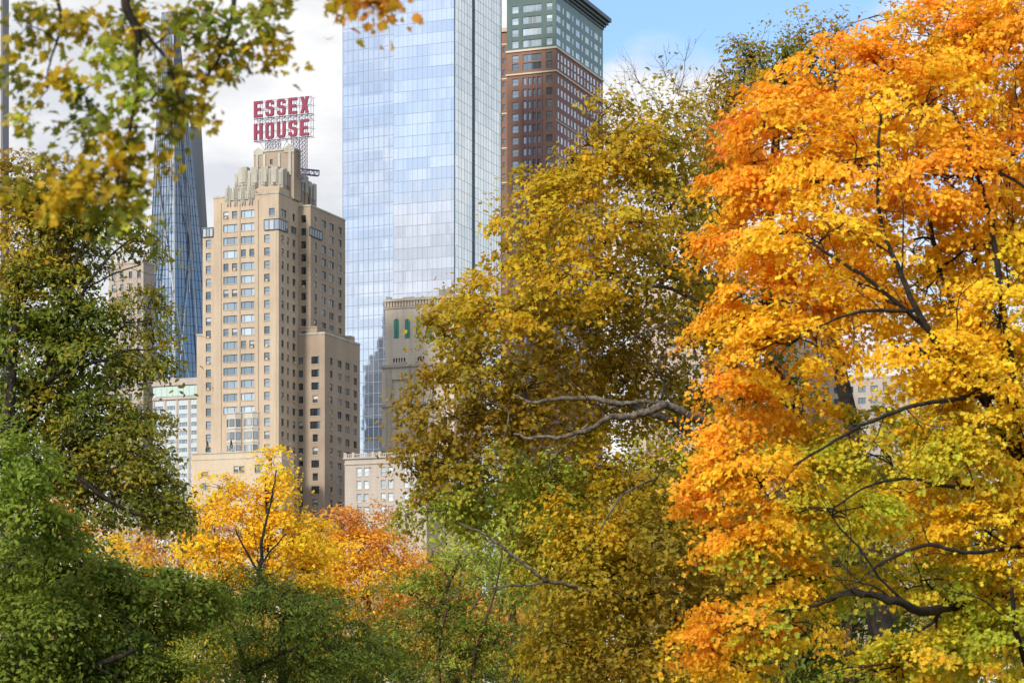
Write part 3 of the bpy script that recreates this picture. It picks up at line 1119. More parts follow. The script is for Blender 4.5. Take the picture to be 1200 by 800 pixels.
#=========================================================== the roof sign
YS = 9.5
xs_a, xs_b = hotel.px(298.0, YS), hotel.px(364.0, YS)
wx, wy = hotel.wp(xs_a, YS)
zS = hotel.pz(165.0, xs_a, YS)
sg = empty('rooftop_sign', (wx, wy, zE), -ALPHA)
setp(sg, 'crimson open-frame rooftop sign reading ESSEX HOUSE on a steel lattice', 'sign')
SW = xs_b - xs_a
pxm = SW / 66.0
LET = {
    'E': [[(0, 0), (1, 0), (1, .17), (0.36, .17), (0.36, .42), (.85, .42), (.85, .58), (.36, .58), (.36, .83), (1, .83), (1, 1), (0, 1)]],
    'H': [[(0, 0), (.34, 0), (.34, .42), (.66, .42), (.66, 0), (1, 0), (1, 1), (.66, 1), (.66, .58), (.34, .58), (.34, 1), (0, 1)]],
    'X': [[(0, 0), (.36, 0), (.5, .3), (.64, 0), (1, 0), (.7, .5), (1, 1), (.64, 1), (.5, .7), (.36, 1), (0, 1), (.3, .5)]],
    'U': [[(0, .18), (.2, 0), (.8, 0), (1, .18), (1, 1), (.66, 1), (.66, .22), (.56, .16), (.44, .16), (.34, .22), (.34, 1), (0, 1)]],
    'S': [[(0, .14), (.2, 0), (.8, 0), (1, .14), (1, .46), (.84, .57), (.36, .62), (.36, .80), (.45, .85), (.64, .85), (.64, .72), (1, .72), (1, .86), (.8, 1), (.2, 1),
           (0, .86), (0, .58), (.16, .48), (.64, .41), (.64, .20), (.55, .15), (.36, .15), (.36, .29), (0, .29)]],
    'O': [[(0, .16), (.2, 0), (.5, 0), (.5, .16), (.4, .16), (.34, .24), (.34, .76), (.4, .84), (.5, .84), (.5, 1), (.2, 1), (0, .84)],
          [(.5, 0), (.8, 0), (1, .16), (1, .84), (.8, 1), (.5, 1), (.5, .84), (.6, .84), (.66, .76), (.66, .24), (.6, .16), (.5, .16)]],
}
lh = hotel.sz(19.0, xs_a, YS)
z_lo = zS - zE
z_hi = hotel.pz(138.6, xs_a, YS) - zE
lw = 9.8 * pxm
for word, zb in (('ESSEX', z_hi), ('HOUSE', z_lo)):
    for i, ch in enumerate(word):
        x0 = (0.2 + i * 13.6) * pxm
        lm = MB()
        for outline in LET[ch]:
            lm.plate([(x0 + px_ * lw, zb + pz_ * lh) for px_, pz_ in outline], -0.45, 0.0)
        lm.build('letter', M_SIGN, sg)
tz = MB()
for zb in (z_lo - 0.25, z_hi - 0.25, z_lo + lh * 0.5, z_hi + lh * 0.5, z_hi + lh, z_lo + lh):
    rr_ = 0.15 if zb in (z_lo - 0.25, z_hi - 0.25) else 0.075
    tz.bar((-0.2, 0.15, zb), (SW + 0.5, 0.15, zb), rr_)
    tz.bar((-0.2, 1.6, zb), (SW + 0.5, 1.6, zb), 0.06)
for i in range(11):
    x = SW * i / 10
    for y in (0.2, 1.6):
        tz.bar((x, y, z_lo - 0.2), (x, y, z_hi + lh), 0.06)
    if i < 10:
        x2 = SW * (i + 1) / 10
        tz.bar((x, 1.6, z_lo + lh), (x2, 1.6, z_hi), 0.05)
        tz.bar((x2, 1.6, z_lo + lh), (x, 1.6, z_hi), 0.05)
        tz.bar((x, 0.2, z_lo + lh), (x2, 1.6, z_hi), 0.05)
        tz.bar((x, 1.6, z_lo), (x2, 1.6, z_lo + lh * 0.5), 0.045)
        tz.bar((x, 1.6, z_hi + lh * 0.5), (x2, 1.6, z_hi + lh), 0.045)
tz.build('frame', M_STEEL, sg)
# lattice legs
for (u0, u1, vb) in ((310.5, 316.0, 178.0), (320.0, 326.0, 178.0), (341.0, 347.5, 184.0), (351.0, 357.0, 203.0)):
    lg = MB()
    x0, x1 = hotel.px(u0, YS) - xs_a, hotel.px(u1, YS) - xs_a
    zb = (zD - zE - 0.5) if u0 > 350 else -0.1 if u0 < 340 else -2.0
    zt = z_lo - 0.2
    k = max(3, int((zt - zb) / 1.0))
    for x in (x0, x1):
        for y in (0.2, 1.5):
            lg.bar((x, y, zb), (x, y, zt), 0.085)
    for i in range(k):
        za, zc = zb + (zt - zb) * i / k, zb + (zt - zb) * (i + 1) / k
        for y in (0.2, 1.5):
            lg.bar((x0, y, za), (x1, y, zc), 0.06)
            lg.bar((x1, y, za), (x0, y, zc), 0.06)
        lg.bar((x0, 0.2, zc), (x1, 0.2, zc), 0.05)
        lg.bar((x0, 0.2, za), (x0, 1.5, zc), 0.05)
        lg.bar((x1, 1.5, za), (x1, 0.2, zc), 0.05)
    lg.build('leg', M_STEEL, sg)
bz = MB()
bz.bar((1.0, 0.8, z_lo), (hotel.px(312, YS) - xs_a, 0.8, -0.1), 0.07)
bz.bar((hotel.px(327, YS) - xs_a, 0.8, -0.1), (hotel.px(336, YS) - xs_a, 0.8, z_lo), 0.07)
bz.bar((hotel.px(342, YS) - xs_a, 0.8, -0.1), (hotel.px(333, YS) - xs_a, 0.8, z_lo), 0.07)
bz.build('brace', M_STEEL, sg)

# navy rig on the crown
rx = hotel.px(351, 12); rx2 = hotel.px(369, 12)
wx, wy = hotel.wp(rx, 12)
zr = hotel.pz(203.5, rx, 12)
rg = empty('window_cleaning_rig', (wx, wy, zr), 0.35)
setp(rg, 'navy steel maintenance rig lying on the hotel crown right of the sign legs', 'rig')
rm = MB()
L_ = 5.2
for y in (0, 1.0):
    for z in (0.0, 1.3):
        rm.bar((0, y, z), (L_, y, z - 0.1), 0.13)
    for i in range(5):
        rm.bar((L_ * i / 4, y, 0), (L_ * min(4, i + 1) / 4, y, 1.3), 0.09)
        rm.bar((L_ * i / 4, y, 0), (L_ * i / 4, y, 1.3), 0.09)
rm.build('boom', M_NAVY, rg)
rb = MB()
rb.box(0.4, 1.6, 0.1, 0.9, -2.2, -0.05)
rb.build('pedestal', M_GREYM, rg)

#=========================================================== the blue glass tower
b = Building('glass_skyscraper', 'blue mirrored glass skyscraper with a dark vertical notch, behind the tan hotel', 'building', 533.0, 745.0)
zt = 262.0
xg0, xgm = b.px(399.5, 0.6), b.px(461.0)
yg1 = b.py(586.5)
FHg = 3.4
cwl = MB()
cwl.box(xgm, 0, 0, yg1, 0, zt)
cwl.build('curtain_wall', M_CURT, b.root)
cwl = MB()
# the western bay of the front stands back a little and is turned
cwl.prism([(xg0 + 0.2, 1.5), (xgm + 0.3, 0.25), (xgm + 0.3, 20), (xg0 + 0.2, 20)], 0, zt)
cwl.build('curtain_wall', M_CURT, b.root)
fl = MB()
yn0, yn1 = b.py(553.2), b.py(556.0)
fl.box(-6, 0.25, 0.3, yn0, 0, zt - 0.1)
fl.box(-6, 0.25, yn1, yg1 - 0.3, 0, zt - 0.1)
fl.build('chequered_flank', M_CURTR, b.root)
mm = MB()
nfl = int(zt / FHg)
x = xgm
i = 0
while x < -0.05:
    mm.box(x - 0.035, x + 0.035, -0.05, -0.004, 60, zt)
    x += 1.6
    i += 1
for k in range(20, nfl):
    z = k * FHg
    mm.box(xgm, 0, -0.06, -0.005, z - 0.06, z + 0.06)
    if k % 2 == 0:
        mm.box(xgm, 0, -0.07, -0.062, z - 0.10, z + 0.02)
mm.build('mullions', M_MULL, b.root)
mm = MB()
n_ = 10
ang_d = (0.25 - 1.5)
for i in range(n_ + 1):
    f_ = i / n_
    x = xg0 + 0.2 + (xgm - xg0) * f_
    y = 1.5 + ang_d * f_
    wv_ = 0.10 if i % 3 == 0 else 0.05
    mm.box(x - wv_, x + wv_, y - 0.07, y - 0.01, 60, zt)
for k in range(20, nfl):
    z = k * FHg + 0.9
    mm.prism([(xg0 + 0.2, 1.44), (xgm + 0.25, 0.19), (xgm + 0.25, 0.24), (xg0 + 0.2, 1.49)], z - 0.07, z + 0.07)
mm.build('mullions', M_MULL, b.root)
mm = MB()
mm.box(-0.1, 0.05, yn0 + 0.02, yn1 - 0.02, 0, zt)
mm.box(-0.9, 0.55, yn0 - 0.1, yn0, 60, zt)
mm.box(-0.06, 0.34, yg1 - 0.32, yg1 + 0.1, 60, zt)
mm.box(-0.28, 0.02, -0.09, -0.003, 60, zt)
mm.build('notch', M_MULLD, b.root)
mm = MB()
y = 0.3
while y < yg1 - 0.3:
    if not (yn0 - 0.3 < y < yn1 + 0.3):
        mm.box(0.252, 0.30, y - 0.05, y + 0.05, 60, zt)
    y += 2.2
for k in range(20, nfl):
    z = k * FHg
    for (a, c) in ((0.3, yn0 - 0.1), (yn1, yg1 - 0.35)):
        mm.box(0.253, 0.29, a, c, z - 0.05, z + 0.05)
mm.build('flank_mullions', M_MULLP, b.root)
rf = MB()
rf.box(xgm + 1, -1, 1, yg1 - 1, zt, zt + 3)
rf.build('roof', M_GREYM, b.root)
glass_tower = b

#=========================================================== red brick tower with green top
b = Building('brick_skyscraper', 'slender red brick skyscraper with dark green upper storeys and a flared cornice', 'building', 651.5, 830.0)
x0 = b.px(594.0)
y1 = b.py(706.5)
FHc = b.sz(13.85, 0, 0)
z_a = b.pz(83.0)       # lower cream band
z_b = b.pz(55.5)       # upper cream band
z_top = b.pz(-7.0)
wl, gr_, pl = MB(), MB(), MB()
rows_lo = [b.pz(92.0) - FHc * i for i in range(27)]
rows_mid = [b.pz(64.5), b.pz(74.5)]
rows_hi = [b.pz(6.5 + 13.7 * i) for i in range(-1, 4)]
frL, frM, frH = [], [], []


def cols(z, out, hi=False, mid_=False):
    for (u0, u1, sty) in ((600.0, 607.6, 'sash'), (612.6, 634.4, 'n4'), (640.2, 647.2, 'sash')):
        r = (b.px(u0), b.px(u1), z - FHc * 0.30, z + FHc * 0.30)
        out.append(r)
        b.win('F', 0, r, sty, frame=M_FRAMEW if hi else M_FRAMEB, tone=R.choice([0.3, 0.4]) if hi else R.choice([0.06, 0.12, 0.2]), sill=False)


for z in rows_lo:
    cols(z, frL)
for z in rows_mid:
    cols(z, frM)
for z in rows_hi:
    cols(z, frH, True)
nc = 14
sL, sM, sH = [], [], []
for zz, out, hi in [(z, sL, 0) for z in rows_lo] + [(z, sM, 0) for z in rows_mid] + [(z, sH, 1) for z in rows_hi]:
    if hi:
        for j in range(5):
            c = y1 * (j + 0.5) / 5
            for (o_, w_) in ((-0.22, 0.40), (0.26, 0.16)):
                r = (c + (o_ - w_ / 2) * y1 / 5, c + (o_ + w_ / 2) * y1 / 5, zz - FHc * 0.30, zz + FHc * 0.26)
                out.append(r); b.win('R', 0, r, 'double' if w_ > 0.3 else 'plain', frame=M_FRAMEW, tone=0.8, sill=False, depth=0.04)
    else:
        for j in range(nc):
            c = 0.8 + (y1 - 1.6) * (j + 0.5) / nc
            r = rc(c, (y1 / nc) * (0.5 if j % 4 else 0.36), zz, FHc * 0.56)
            out.append(r); b.win('R', 0, r, 'sash', frame=M_WIN, tone=R.choice([0.6, 0.7, 0.8, 0.3]), sill=False, depth=0.04)
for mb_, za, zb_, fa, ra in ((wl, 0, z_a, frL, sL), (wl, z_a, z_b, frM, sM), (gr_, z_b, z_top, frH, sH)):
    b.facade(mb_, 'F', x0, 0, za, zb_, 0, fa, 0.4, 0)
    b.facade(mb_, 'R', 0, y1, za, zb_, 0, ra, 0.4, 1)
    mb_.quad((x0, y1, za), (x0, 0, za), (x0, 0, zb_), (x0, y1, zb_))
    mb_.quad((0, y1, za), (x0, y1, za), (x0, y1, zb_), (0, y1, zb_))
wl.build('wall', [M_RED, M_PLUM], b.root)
gr_.build('green_storeys', [M_TEAL, M_TEAL_SHEEN], b.root)
bd = MB()
for z, h in ((z_a, 0.5), (z_b, 0.65)):
    bd.box(x0 - 0.3, 0.35, -0.35, -0.004, z - h / 2, z + h / 2)
    bd.box(0.004, 0.35, -0.003, y1 + 0.2, z - h / 2, z + h / 2)
for z in rows_lo[3::3]:
    bd.box(0.004, 0.10, 0.0, y1, z - FHc * 0.5 - 0.12, z - FHc * 0.5 + 0.12)
bd.build('cream_band', M_CREAM, b.root)
cn = MB()
zc0 = z_top
for k, (o_, h0, h1) in enumerate(((0.35, 0, 1.0), (0.9, 1.004, 1.9), (1.6, 1.904, 3.0), (2.4, 3.004, 4.4))):
    cn.box(x0 - o_, o_, -o_, y1 + o_, zc0 + h0, zc0 + h1)
cn.build('cornice', M_DARKG, b.root)
# dark bay of spandrels between the four middle lights
sp_ = MB()
for u in (612.0, 617.9, 623.4, 629.0, 634.8):
    x = b.px(u)
    sp_.box(x - 0.28, x + 0.28, -0.16, -0.004, 60, z_a - 0.5)
for z in rows_lo:
    sp_.box(b.px(612.3), b.px(634.4), -0.06, -0.005, z - FHc * 0.62, z - FHc * 0.37)
sp_.build('spandrel_bay', M_PLUM, b.root)
# set-back slab behind on the left
sb_ = MB()
yR = 14.0
xr0, xr1 = b.px(584.0, yR), b.px(600.0, yR)
zr = b.pz(37.0, xr1, yR)
rS = []
for i in range(24):
    z = zr - 6 - FHc * i
    r = rc(b.px(590.5, yR), 1.0, z, 1.9)
    rS.append(r); b.win('F', yR, r, 'sash', frame=M_FRAMEB, tone=0.05, sill=False)
b.block(sb_, xr0, x0 + 0.5, yR, yR + 10, 0, zr, rS)
for i in range(0, 24, 3):
    z = zr - 4.2 - FHc * i
    sb_.box(xr0, x0, yR - 0.12, yR - 0.004, z - 0.2, z + 0.2, 1)
sb_.box(xr0 - 0.5, x0, yR - 0.5, yR + 10, zr + 0.004, zr + 1.4, 2)
sb_.build('rear_slab', [M_RED, M_CREAM, M_OLD], b.root)
b.finish(M_CREAM)

#=========================================================== faceted tower with diagonal bracing
YT = 1120.0
tp = empty('faceted_skyscraper', ((207 - 600) / FPX * YT, YT, 0), 0)
setp(tp, 'tapering faceted blue glass skyscraper with diagonal steel bracing left of the hotel', 'building')


def tpt(u, v, dy=0.0):
    y = YT + dy
    return ((u - 600) / FPX * y - tp.location.x, dy, EYE + (HV - v) / FPX * y)


def lerp(a, b_, t):
    return tuple(a[i] + (b_[i] - a[i]) * t for i in range(3))


Lb, Lt = tpt(150, 836, 22), tpt(190, 15, 22)
Fb, Ft = tpt(207.5, 836, 0), tpt(203, 13, 8)
Rb, Rt = tpt(292, 836, 30), tpt(208, 15, 22)
Bb, Bt = tpt(235, 836, 60), tpt(200, 15, 40)


def sheet(mb, A0, A1, B0, B1, n=12):
    for i in range(n):
        for j in range(n):
            g_ = lambda s, h: lerp(lerp(A0, B0, s / n), lerp(A1, B1, s / n), h / n)
            mb.quad(g_(i, j), g_(i + 1, j), g_(i + 1, j + 1), g_(i, j + 1))


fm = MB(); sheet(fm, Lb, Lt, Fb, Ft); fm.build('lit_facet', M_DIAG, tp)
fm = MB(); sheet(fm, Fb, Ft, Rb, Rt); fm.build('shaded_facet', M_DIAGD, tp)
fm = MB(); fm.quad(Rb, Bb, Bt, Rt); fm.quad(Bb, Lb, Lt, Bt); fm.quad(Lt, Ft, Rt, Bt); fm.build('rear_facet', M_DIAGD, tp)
gs = MB()
G0, G1 = tpt(237, 836, 50), tpt(214, 149, 50)
G2, G3 = tpt(277, 836, 46), tpt(236.0, 149, 46)
G4, G5 = tpt(262, 836, 70), tpt(231.0, 149, 70)
gs.quad(G0, G2, G3, G1); gs.quad(G2, G4, G5, G3); gs.quad(G4, G0, G1, G5); gs.poly([G1, G3, G5])
gs.build('grey_facet', simple('pale_grey_cladding', (0.36, 0.37, 0.39), 0.5), tp)
db = MB()


def fac(A0, A1, B0, B1, s, h, out):
    """point on a facet: s across, h up, nudged out of the glass"""
    p = np.array(lerp(lerp(A0, B0, s), lerp(A1, B1, s), h))
    n = np.cross(np.array(B0) - np.array(A0), np.array(A1) - np.array(A0))
    n = n / np.linalg.norm(n)
    if n[1] > 0:
        n = -n
    return p + n * out


for (a, c) in (((0.0, 0.36), (1.0, 0.60)), ((1.0, 0.60), (0.0, 0.80)), ((0.0, 0.52), (1.0, 0.78)), ((1.0, 0.40), (0.0, 0.62)), ((0.0, 0.80), (1.0, 0.97)), ((1.0, 0.45), (0.35, 0.36))):
    db.bar(fac(Lb, Lt, Fb, Ft, a[0], a[1], 0.9), fac(Lb, Lt, Fb, Ft, c[0], c[1], 0.9), 0.42)
for (a, c) in (((0.1, 0.50), (0.55, 0.66)), ((0.55, 0.66), (0.30, 0.78)), ((0.55, 0.66), (0.62, 0.85)), ((0.0, 0.58), (0.4, 0.44)), ((0.75, 0.74), (0.45, 0.86)), ((0.42, 0.60), (0.75, 0.74)), ((0.58, 0.40), (0.58, 0.9))):
    db.bar(fac(Fb, Ft, Rb, Rt, a[0], a[1], 0.9), fac(Fb, Ft, Rb, Rt, c[0], c[1], 0.9), 0.20)
db.bar(fac(Lb, Lt, Fb, Ft, 1.0, 0.2, 0.2), fac(Lb, Lt, Fb, Ft, 1.0, 1.0, 0.2), 0.4)
db.build('diagonal_brace', M_GREYM, tp)
ml = MB()
for k in range(25, 76):
    h = k / 76
    ml.bar(fac(Lb, Lt, Fb, Ft, 0.0, h, 0.1), fac(Lb, Lt, Fb, Ft, 1.0, h, 0.1), 0.13)
    ml.bar(fac(Fb, Ft, Rb, Rt, 0.0, h, 0.1), fac(Fb, Ft, Rb, Rt, 1.0, h, 0.1), 0.10)
for k in range(9):
    ml.bar(fac(Lb, Lt, Fb, Ft, k / 8, 0.25, 0.1), fac(Lb, Lt, Fb, Ft, k / 8, 1.0, 0.1), 0.16)
for k in range(1, 9):
    ml.bar(fac(Fb, Ft, Rb, Rt, k / 9, 0.25, 0.1), fac(Fb, Ft, Rb, Rt, k / 9, 1.0, 0.1), 0.09)
ml.build('mullions', M_MULLD, tp)

#=========================================================== striped tower at the far left
b = Building('striped_tower', 'tall grey tower with vertical stripes at the left edge behind leaves', 'building', 3.0, 1050.0)
x0 = b.px(-60)
zt = b.pz(-40)
wl = MB()
wl.box(x0, 0, 0, b.py(10.5), 0, zt)
wl.build('wall', simple('tower_grey', (0.20, 0.18, 0.20), 0.5), b.root)
wl = MB()
for u in np.arange(-58, 3.0, 2.7):
    x = b.px(u)
    wl.box(x - 0.25, x + 0.25, -0.5, -0.004, 0, zt)
wl.build('pilaster', simple('tower_pale', (0.42, 0.41, 0.42), 0.5), b.root)


#=========================================================== plain apartment blocks with openings
def plain_block(name, label, u_r, y_d, u_l, v_top, mat, nx, fh, w_frac=0.5, h=1.9, u_end=None, depth_m=15, ny=0, frame=None, tone=None, sty='sash', nrow=14, top_gap=3.0, sill_mat=None, limit=100, band=None):
    bb = Building(name, label, 'building', u_r, y_d)
    xa = bb.px(u_l)
    dy = bb.py(u_end) if u_end else depth_m
    z1 = bb.pz(v_top)
    mb = MB()
    fr, rr_ = [], []
    pitch = -xa / nx
    for i in range(nrow):
        z = z1 - top_gap - fh * i
        for j in range(nx):
            r = rc(xa + pitch * (j + 0.5), pitch * w_frac, z, h)
            fr.append(r); bb.win('F', 0, r, sty, frame=frame, tone=tone)
        for j in range(ny):
            r = rc(dy * (j + 0.5) / ny, dy / ny * w_frac, z, h)
            rr_.append(r); bb.win('R', 0, r, sty, frame=frame, tone=tone)
    bb.block(mb, xa, 0, 0, dy, 0, z1, fr, rr_)
    mb.build('wall', mat, bb.root)
    cp = MB()
    cp.box(xa - 0.15, 0.15, -0.15, 0.4, z1 + 0.003, z1 + 0.6)
    cp.box(-0.4, 0.15, 0.41, dy, z1 + 0.003, z1 + 0.6)
    cp.build('cornice', band or mat, bb.root)
    return bb


# white gridded hotel with a green glazed top floor
b = Building('office_block', 'white gridded block with a green glazed top floor left of the hotel', 'building', 236.0, 652.0)
xa = b.px(179.5)
z1 = b.pz(444.5, b.px(205))
wl = MB()
fr = []
ncol = 4
zw0 = b.pz(469, b.px(205))
for i in range(16):
    z = zw0 - 2.0 - 2.25 * i
    for j in range(ncol):
        c = xa + (-xa) * (j + 0.5) / ncol
        r = rc(c, (-xa) / ncol * 0.66, z, 1.15)
        fr.append(r)
        b.win('F', 0, r, 'triple', frame=M_FRAMEW, tone=R.choice([0.10, 0.14, 0.2, 0.28]), sill=False, depth=0.15)
b.block(wl, xa, 0, 0, 16, 0, z1, fr)
wl.build('wall', M_WHITE, b.root)
tg = MB()
zg0, zg1 = b.pz(464.0, b.px(205)), b.pz(452.5, b.px(205))
tg.box(xa + 0.8, -0.3, -0.15, -0.004, zg0, zg1)
f = tg.build('glazed_storey', M_TEALGL, b.root)
tg = MB()
for j in range(9):
    x = xa + 0.8 + (-xa - 1.1) * j / 8
    tg.box(x - 0.08, x + 0.08, -0.25, -0.151, zg0, zg1)
tg.build('mullions', M_FRAMEW, f)
tg = MB()
tg.box(xa - 0.15, 0.1, -0.5, -0.004, z1 - 1.6, z1 + 0.15)
tg.box(xa - 0.1, 0.1, -0.4, -0.004, zg0 - 0.9, zg0 - 0.2)
for j in range(1, ncol):
    x = xa + (-xa) * j / ncol
    tg.box(x - 0.30, x + 0.30, -0.22, -0.004, 40, zg0 - 0.95)
tg.box(xa, xa + 0.5, -0.22, -0.004, 40, zg0 - 0.95)
tg.build('frame', M_GREYLIME, b.root)
b.finish(M_WHITE)

bq = plain_block('apartment_tower', 'beige apartment tower half hidden behind the dark olive tree', 168.0, 668.0, 128.0, 308, M_BEIGE, 4, 3.3, 0.40, u_end=181, sty='sash', nrow=22)
bq.finish(M_LIME)

# ornate old tower with green arched windows
b = Building('ornate_tower', 'weathered limestone tower with tall green arched windows below a corbelled cornice', 'building', 533.0, 668.0)
xa = b.px(451.5)
z1 = b.pz(353.0, b.px(470))
wl = MB()
arch = []
for u in (464.5, 477.5, 490.5, 503.5, 516.5):
    x = b.px(u)
    arch.append((x - 0.78, x + 0.78, b.pz(396.5, x), b.pz(373.5, x)))
small = []
zsm = b.pz(421.5, b.px(470))
for u in (461.5, 464.6, 467.7, 470.8, 474.0, 490, 493, 496, 512, 515, 518):
    r = rc(b.px(u), 0.48, zsm, 1.1)
    small.append(r)
    b.win('F', 0, r, 'plain', sill=False, tone=0.02)
zc1 = b.pz(431.0, b.px(470))
b.block(wl, xa, 0, 0, 18, zc1, z1, arch + small, depth=0.5)
ya2 = -1.2
xa2 = b.px(447.5, ya2)
low = []
zl = b.pz(436, xa2, ya2)
for i in range(10):
    for u in (467.5, 497.5, 520):
        r = rc(b.px(u, ya2), 2.1, zl - 14 - 4.1 * i, 2.2)
        low.append(r)
        b.win('F', ya2, r, 'double', frame=M_FRAMEW)
big_niche = (b.px(459.5, ya2), b.px(479.0, ya2), b.pz(470, 0, ya2), b.pz(441, 0, ya2))
low = [r for r in low if r[3] < big_niche[2] - 0.6]
b.wins = [w for w in b.wins if w[1] != ya2 or w[2] in low]
b.block(wl, xa2, 0.3, ya2, 19, 0, zc1 - 0.004, low + [big_niche], depth=0.5)
wl.quad((big_niche[0], ya2 + 0.5, big_niche[2]), (big_niche[1], ya2 + 0.5, big_niche[2]), (big_niche[1], ya2 + 0.5, big_niche[3]), (big_niche[0], ya2 + 0.5, big_niche[3]))
wl.build('wall', M_OLD, b.root)
for (p0, p1, q0, q1) in arch:
    gm_ = MB()
    cx, hw = (p0 + p1) / 2, (p1 - p0) / 2
    pts = [(p0 + 0.03, q0 + 0.03), (p1 - 0.03, q0 + 0.03)] + [(cx + hw * 0.95 * math.cos(a), q1 - hw + hw * 0.95 * math.sin(a)) for a in np.linspace(0, math.pi, 9)]
    gm_.plate(pts, 0.2, 0.3)
    f = gm_.build('arched_window', M_COPPER, b.root)
    # stone filling of the corners above the arch
    sm = MB()
    arc = [(cx + hw * math.cos(a), q1 - hw + hw * math.sin(a)) for a in np.linspace(0, math.pi / 2, 6)]
    sm.plate(arc + [(p1, q1)], 0.03, 0.45)
    sm.plate([(2 * cx - x, z) for x, z in arc] + [(p0, q1)], 0.03, 0.45)
    sm.box(cx - 0.06, cx + 0.06, 0.15, 0.198, q0 + 0.1, q1 - 0.1, 1)
    sm.build('arch', [M_OLD, M_DARKG], f)
co = MB()
co.box(xa - 0.5, 0.5, -0.6, 0.3, z1 + 0.004, z1 + 0.7)
k = 0
x = xa
while x < 0:
    co.box(x, x + 0.42, -0.42, -0.004, z1 - 1.5, z1 - 0.1)
    x += 0.86
co.box(xa - 0.2, 0.2, -0.25, -0.004, z1 - 1.9, z1 - 1.55)
co.build('cornice', M_OLD, b.root)
co = MB()
co.box(xa2 - 0.4, 0.7, ya2 - 0.5, ya2 + 0.8, zc1 + 0.004, zc1 + 0.7)
z = b.pz(476, xa2, ya2)
co.box(xa2 - 0.3, 0.6, ya2 - 0.4, ya2 - 0.004, z - 0.3, z + 0.4)
z = b.pz(527, xa2, ya2)
co.box(xa2 - 0.3, 0.6, ya2 - 0.4, ya2 - 0.004, z - 0.3, z + 0.5)
for u in (453.5, 458.0, 480.5, 486, 507.5):
    x = b.px(u, ya2)
    co.box(x - 0.3, x + 0.3, ya2 - 0.14, ya2 - 0.003, 40, zc1 - 0.6)
co.box(b.px(460.5), b.px(477), -0.9, -0.1, zsm - 1.4, zsm - 0.75)
co.build('string_course', M_GREYLIME, b.root)
co = MB()
co.box(b.px(472, 4), b.px(484, 4), 4, 8, z1 + 0.004, z1 + 1.8)
co.build('roof_plant', M_ROOF, b.root)
co = MB()
co.box(b.px(514, 5), b.px(526, 5), 5, 9, z1 + 0.004, z1 + 3.5)
co.build('roof_plant', M_ROOF, b.root)
b.finish(M_GREYLIME)

# low grey stone block beside the hotel
b = Building('mansion_block', 'low grey limestone block with white paired windows and a parapet balustrade right of the hotel', 'building', 500.0, 604.0)
xa = b.px(404.0)
z1 = b.pz(537.0, b.px(430))
wl = MB()
fr = []
for i in range(4):
    z = b.pz(552.5 + 15.2 * i, b.px(430))
    for u in (420.8, 429.2, 449.2, 457.6, 476, 484):
        r = rc(b.px(u), 1.28, z, 2.0)
        fr.append(r); b.win('F', 0, r, 'sash', frame=M_FRAMEW, tone=R.choice([0.3, 0.45, 0.5]))
b.block(wl, xa, 0, 0, 12, 0, z1, fr)
wl.build('wall', M_GREYLIME, b.root)
co = MB()
co.box(xa - 0.3, 0.3, -0.4, 0.3, z1 + 0.004, z1 + 0.35)
co.box(xa - 0.1, 0.1, -0.1, 0.2, z1 + 1.05, z1 + 1.25)
x = xa
while x < 0:
    co.box(x, x + 0.2, -0.06, 0.14, z1 + 0.354, z1 + 1.046)
    x += 0.5
for u in (404.5, 414, 437, 445, 470):
    x = b.px(u)
    co.box(x - 0.35, x + 0.35, -0.16, 0.26, z1 + 0.354, z1 + 1.6)
co.box(xa - 0.1, 0.1, -0.2, -0.004, z1 - 1.4, z1 - 1.0)
co.build('balustrade', M_GREYLIME, b.root)
b.finish(M_LIME)

bq = plain_block('apartment_block', 'pinkish apartment block glimpsed through gaps behind the plane and maple trees', 905.0, 690.0, 740.0, 330, M_PINK, 12, 3.3, 0.42, u_end=985, ny=8, nrow=20)
bq.finish(M_LIME)
bq = plain_block('office_tower', 'pale office block glimpsed through the gap beneath the orange maple boughs', 1090.0, 720.0, 960.0, 440, M_GREYLIME, 9, 3.4, 0.6, u_end=1140, ny=5, nrow=14, sty='double')
bq.finish(M_WHITE)

# the stepped grey-blue tower that the glass skyscraper mirrors: it stands left of the picture, across the avenue
bay_a = np.array(glass_tower.wp(xg0 + 0.2, 1.5))
bay_b = np.array(glass_tower.wp(xgm + 0.3, 0.25))
bay_d = (bay_b - bay_a) / np.linalg.norm(bay_b - bay_a)
nF = np.array((bay_d[1], -bay_d[0]))
q0 = bay_a


def mirror(u, depth):
    p = np.array(((u - 600) / FPX * depth, depth))
    d = float(np.dot(p - q0, nF))
    return p - 2 * d * nF


mr_e = None
YM = 900.0
pm0 = mirror(452, YM)
mr_e = empty('stepped_tower', (pm0[0], pm0[1], 0), math.atan2(bay_d[1], bay_d[0]))
setp(mr_e, 'stepped blue-grey tower seen only as a reflection in the glass skyscraper', 'building')
mt = MB()
M_REFL = masonry('slate_panel', (0.05, 0.09, 0.16), (0.025, 0.05, 0.10), streak=0.5)
sc_ = YM / FPX


def zM(v):
    return EYE + (HV - v) * sc_


for (w0, w1, vt, dd) in ((-12, 13.0, 430, 0), (-12, 29.5, 425, 0.5), (-12, 23, 412, 1.0), (-12, 16, 392, 1.5), (-10, 9, 372, 2.0), (-6, 7, 352, 2.5), (0.5, 1.1, 347, 4)):
    mt.box(-w1 * sc_ if w1 > 2 else -4.2 * sc_, -w0 * sc_ if w1 > 2 else -3.6 * sc_, -dd, -dd - 14 + dd * 2, 0, zM(vt))
mt.build('wall', M_REFL, mr_e)
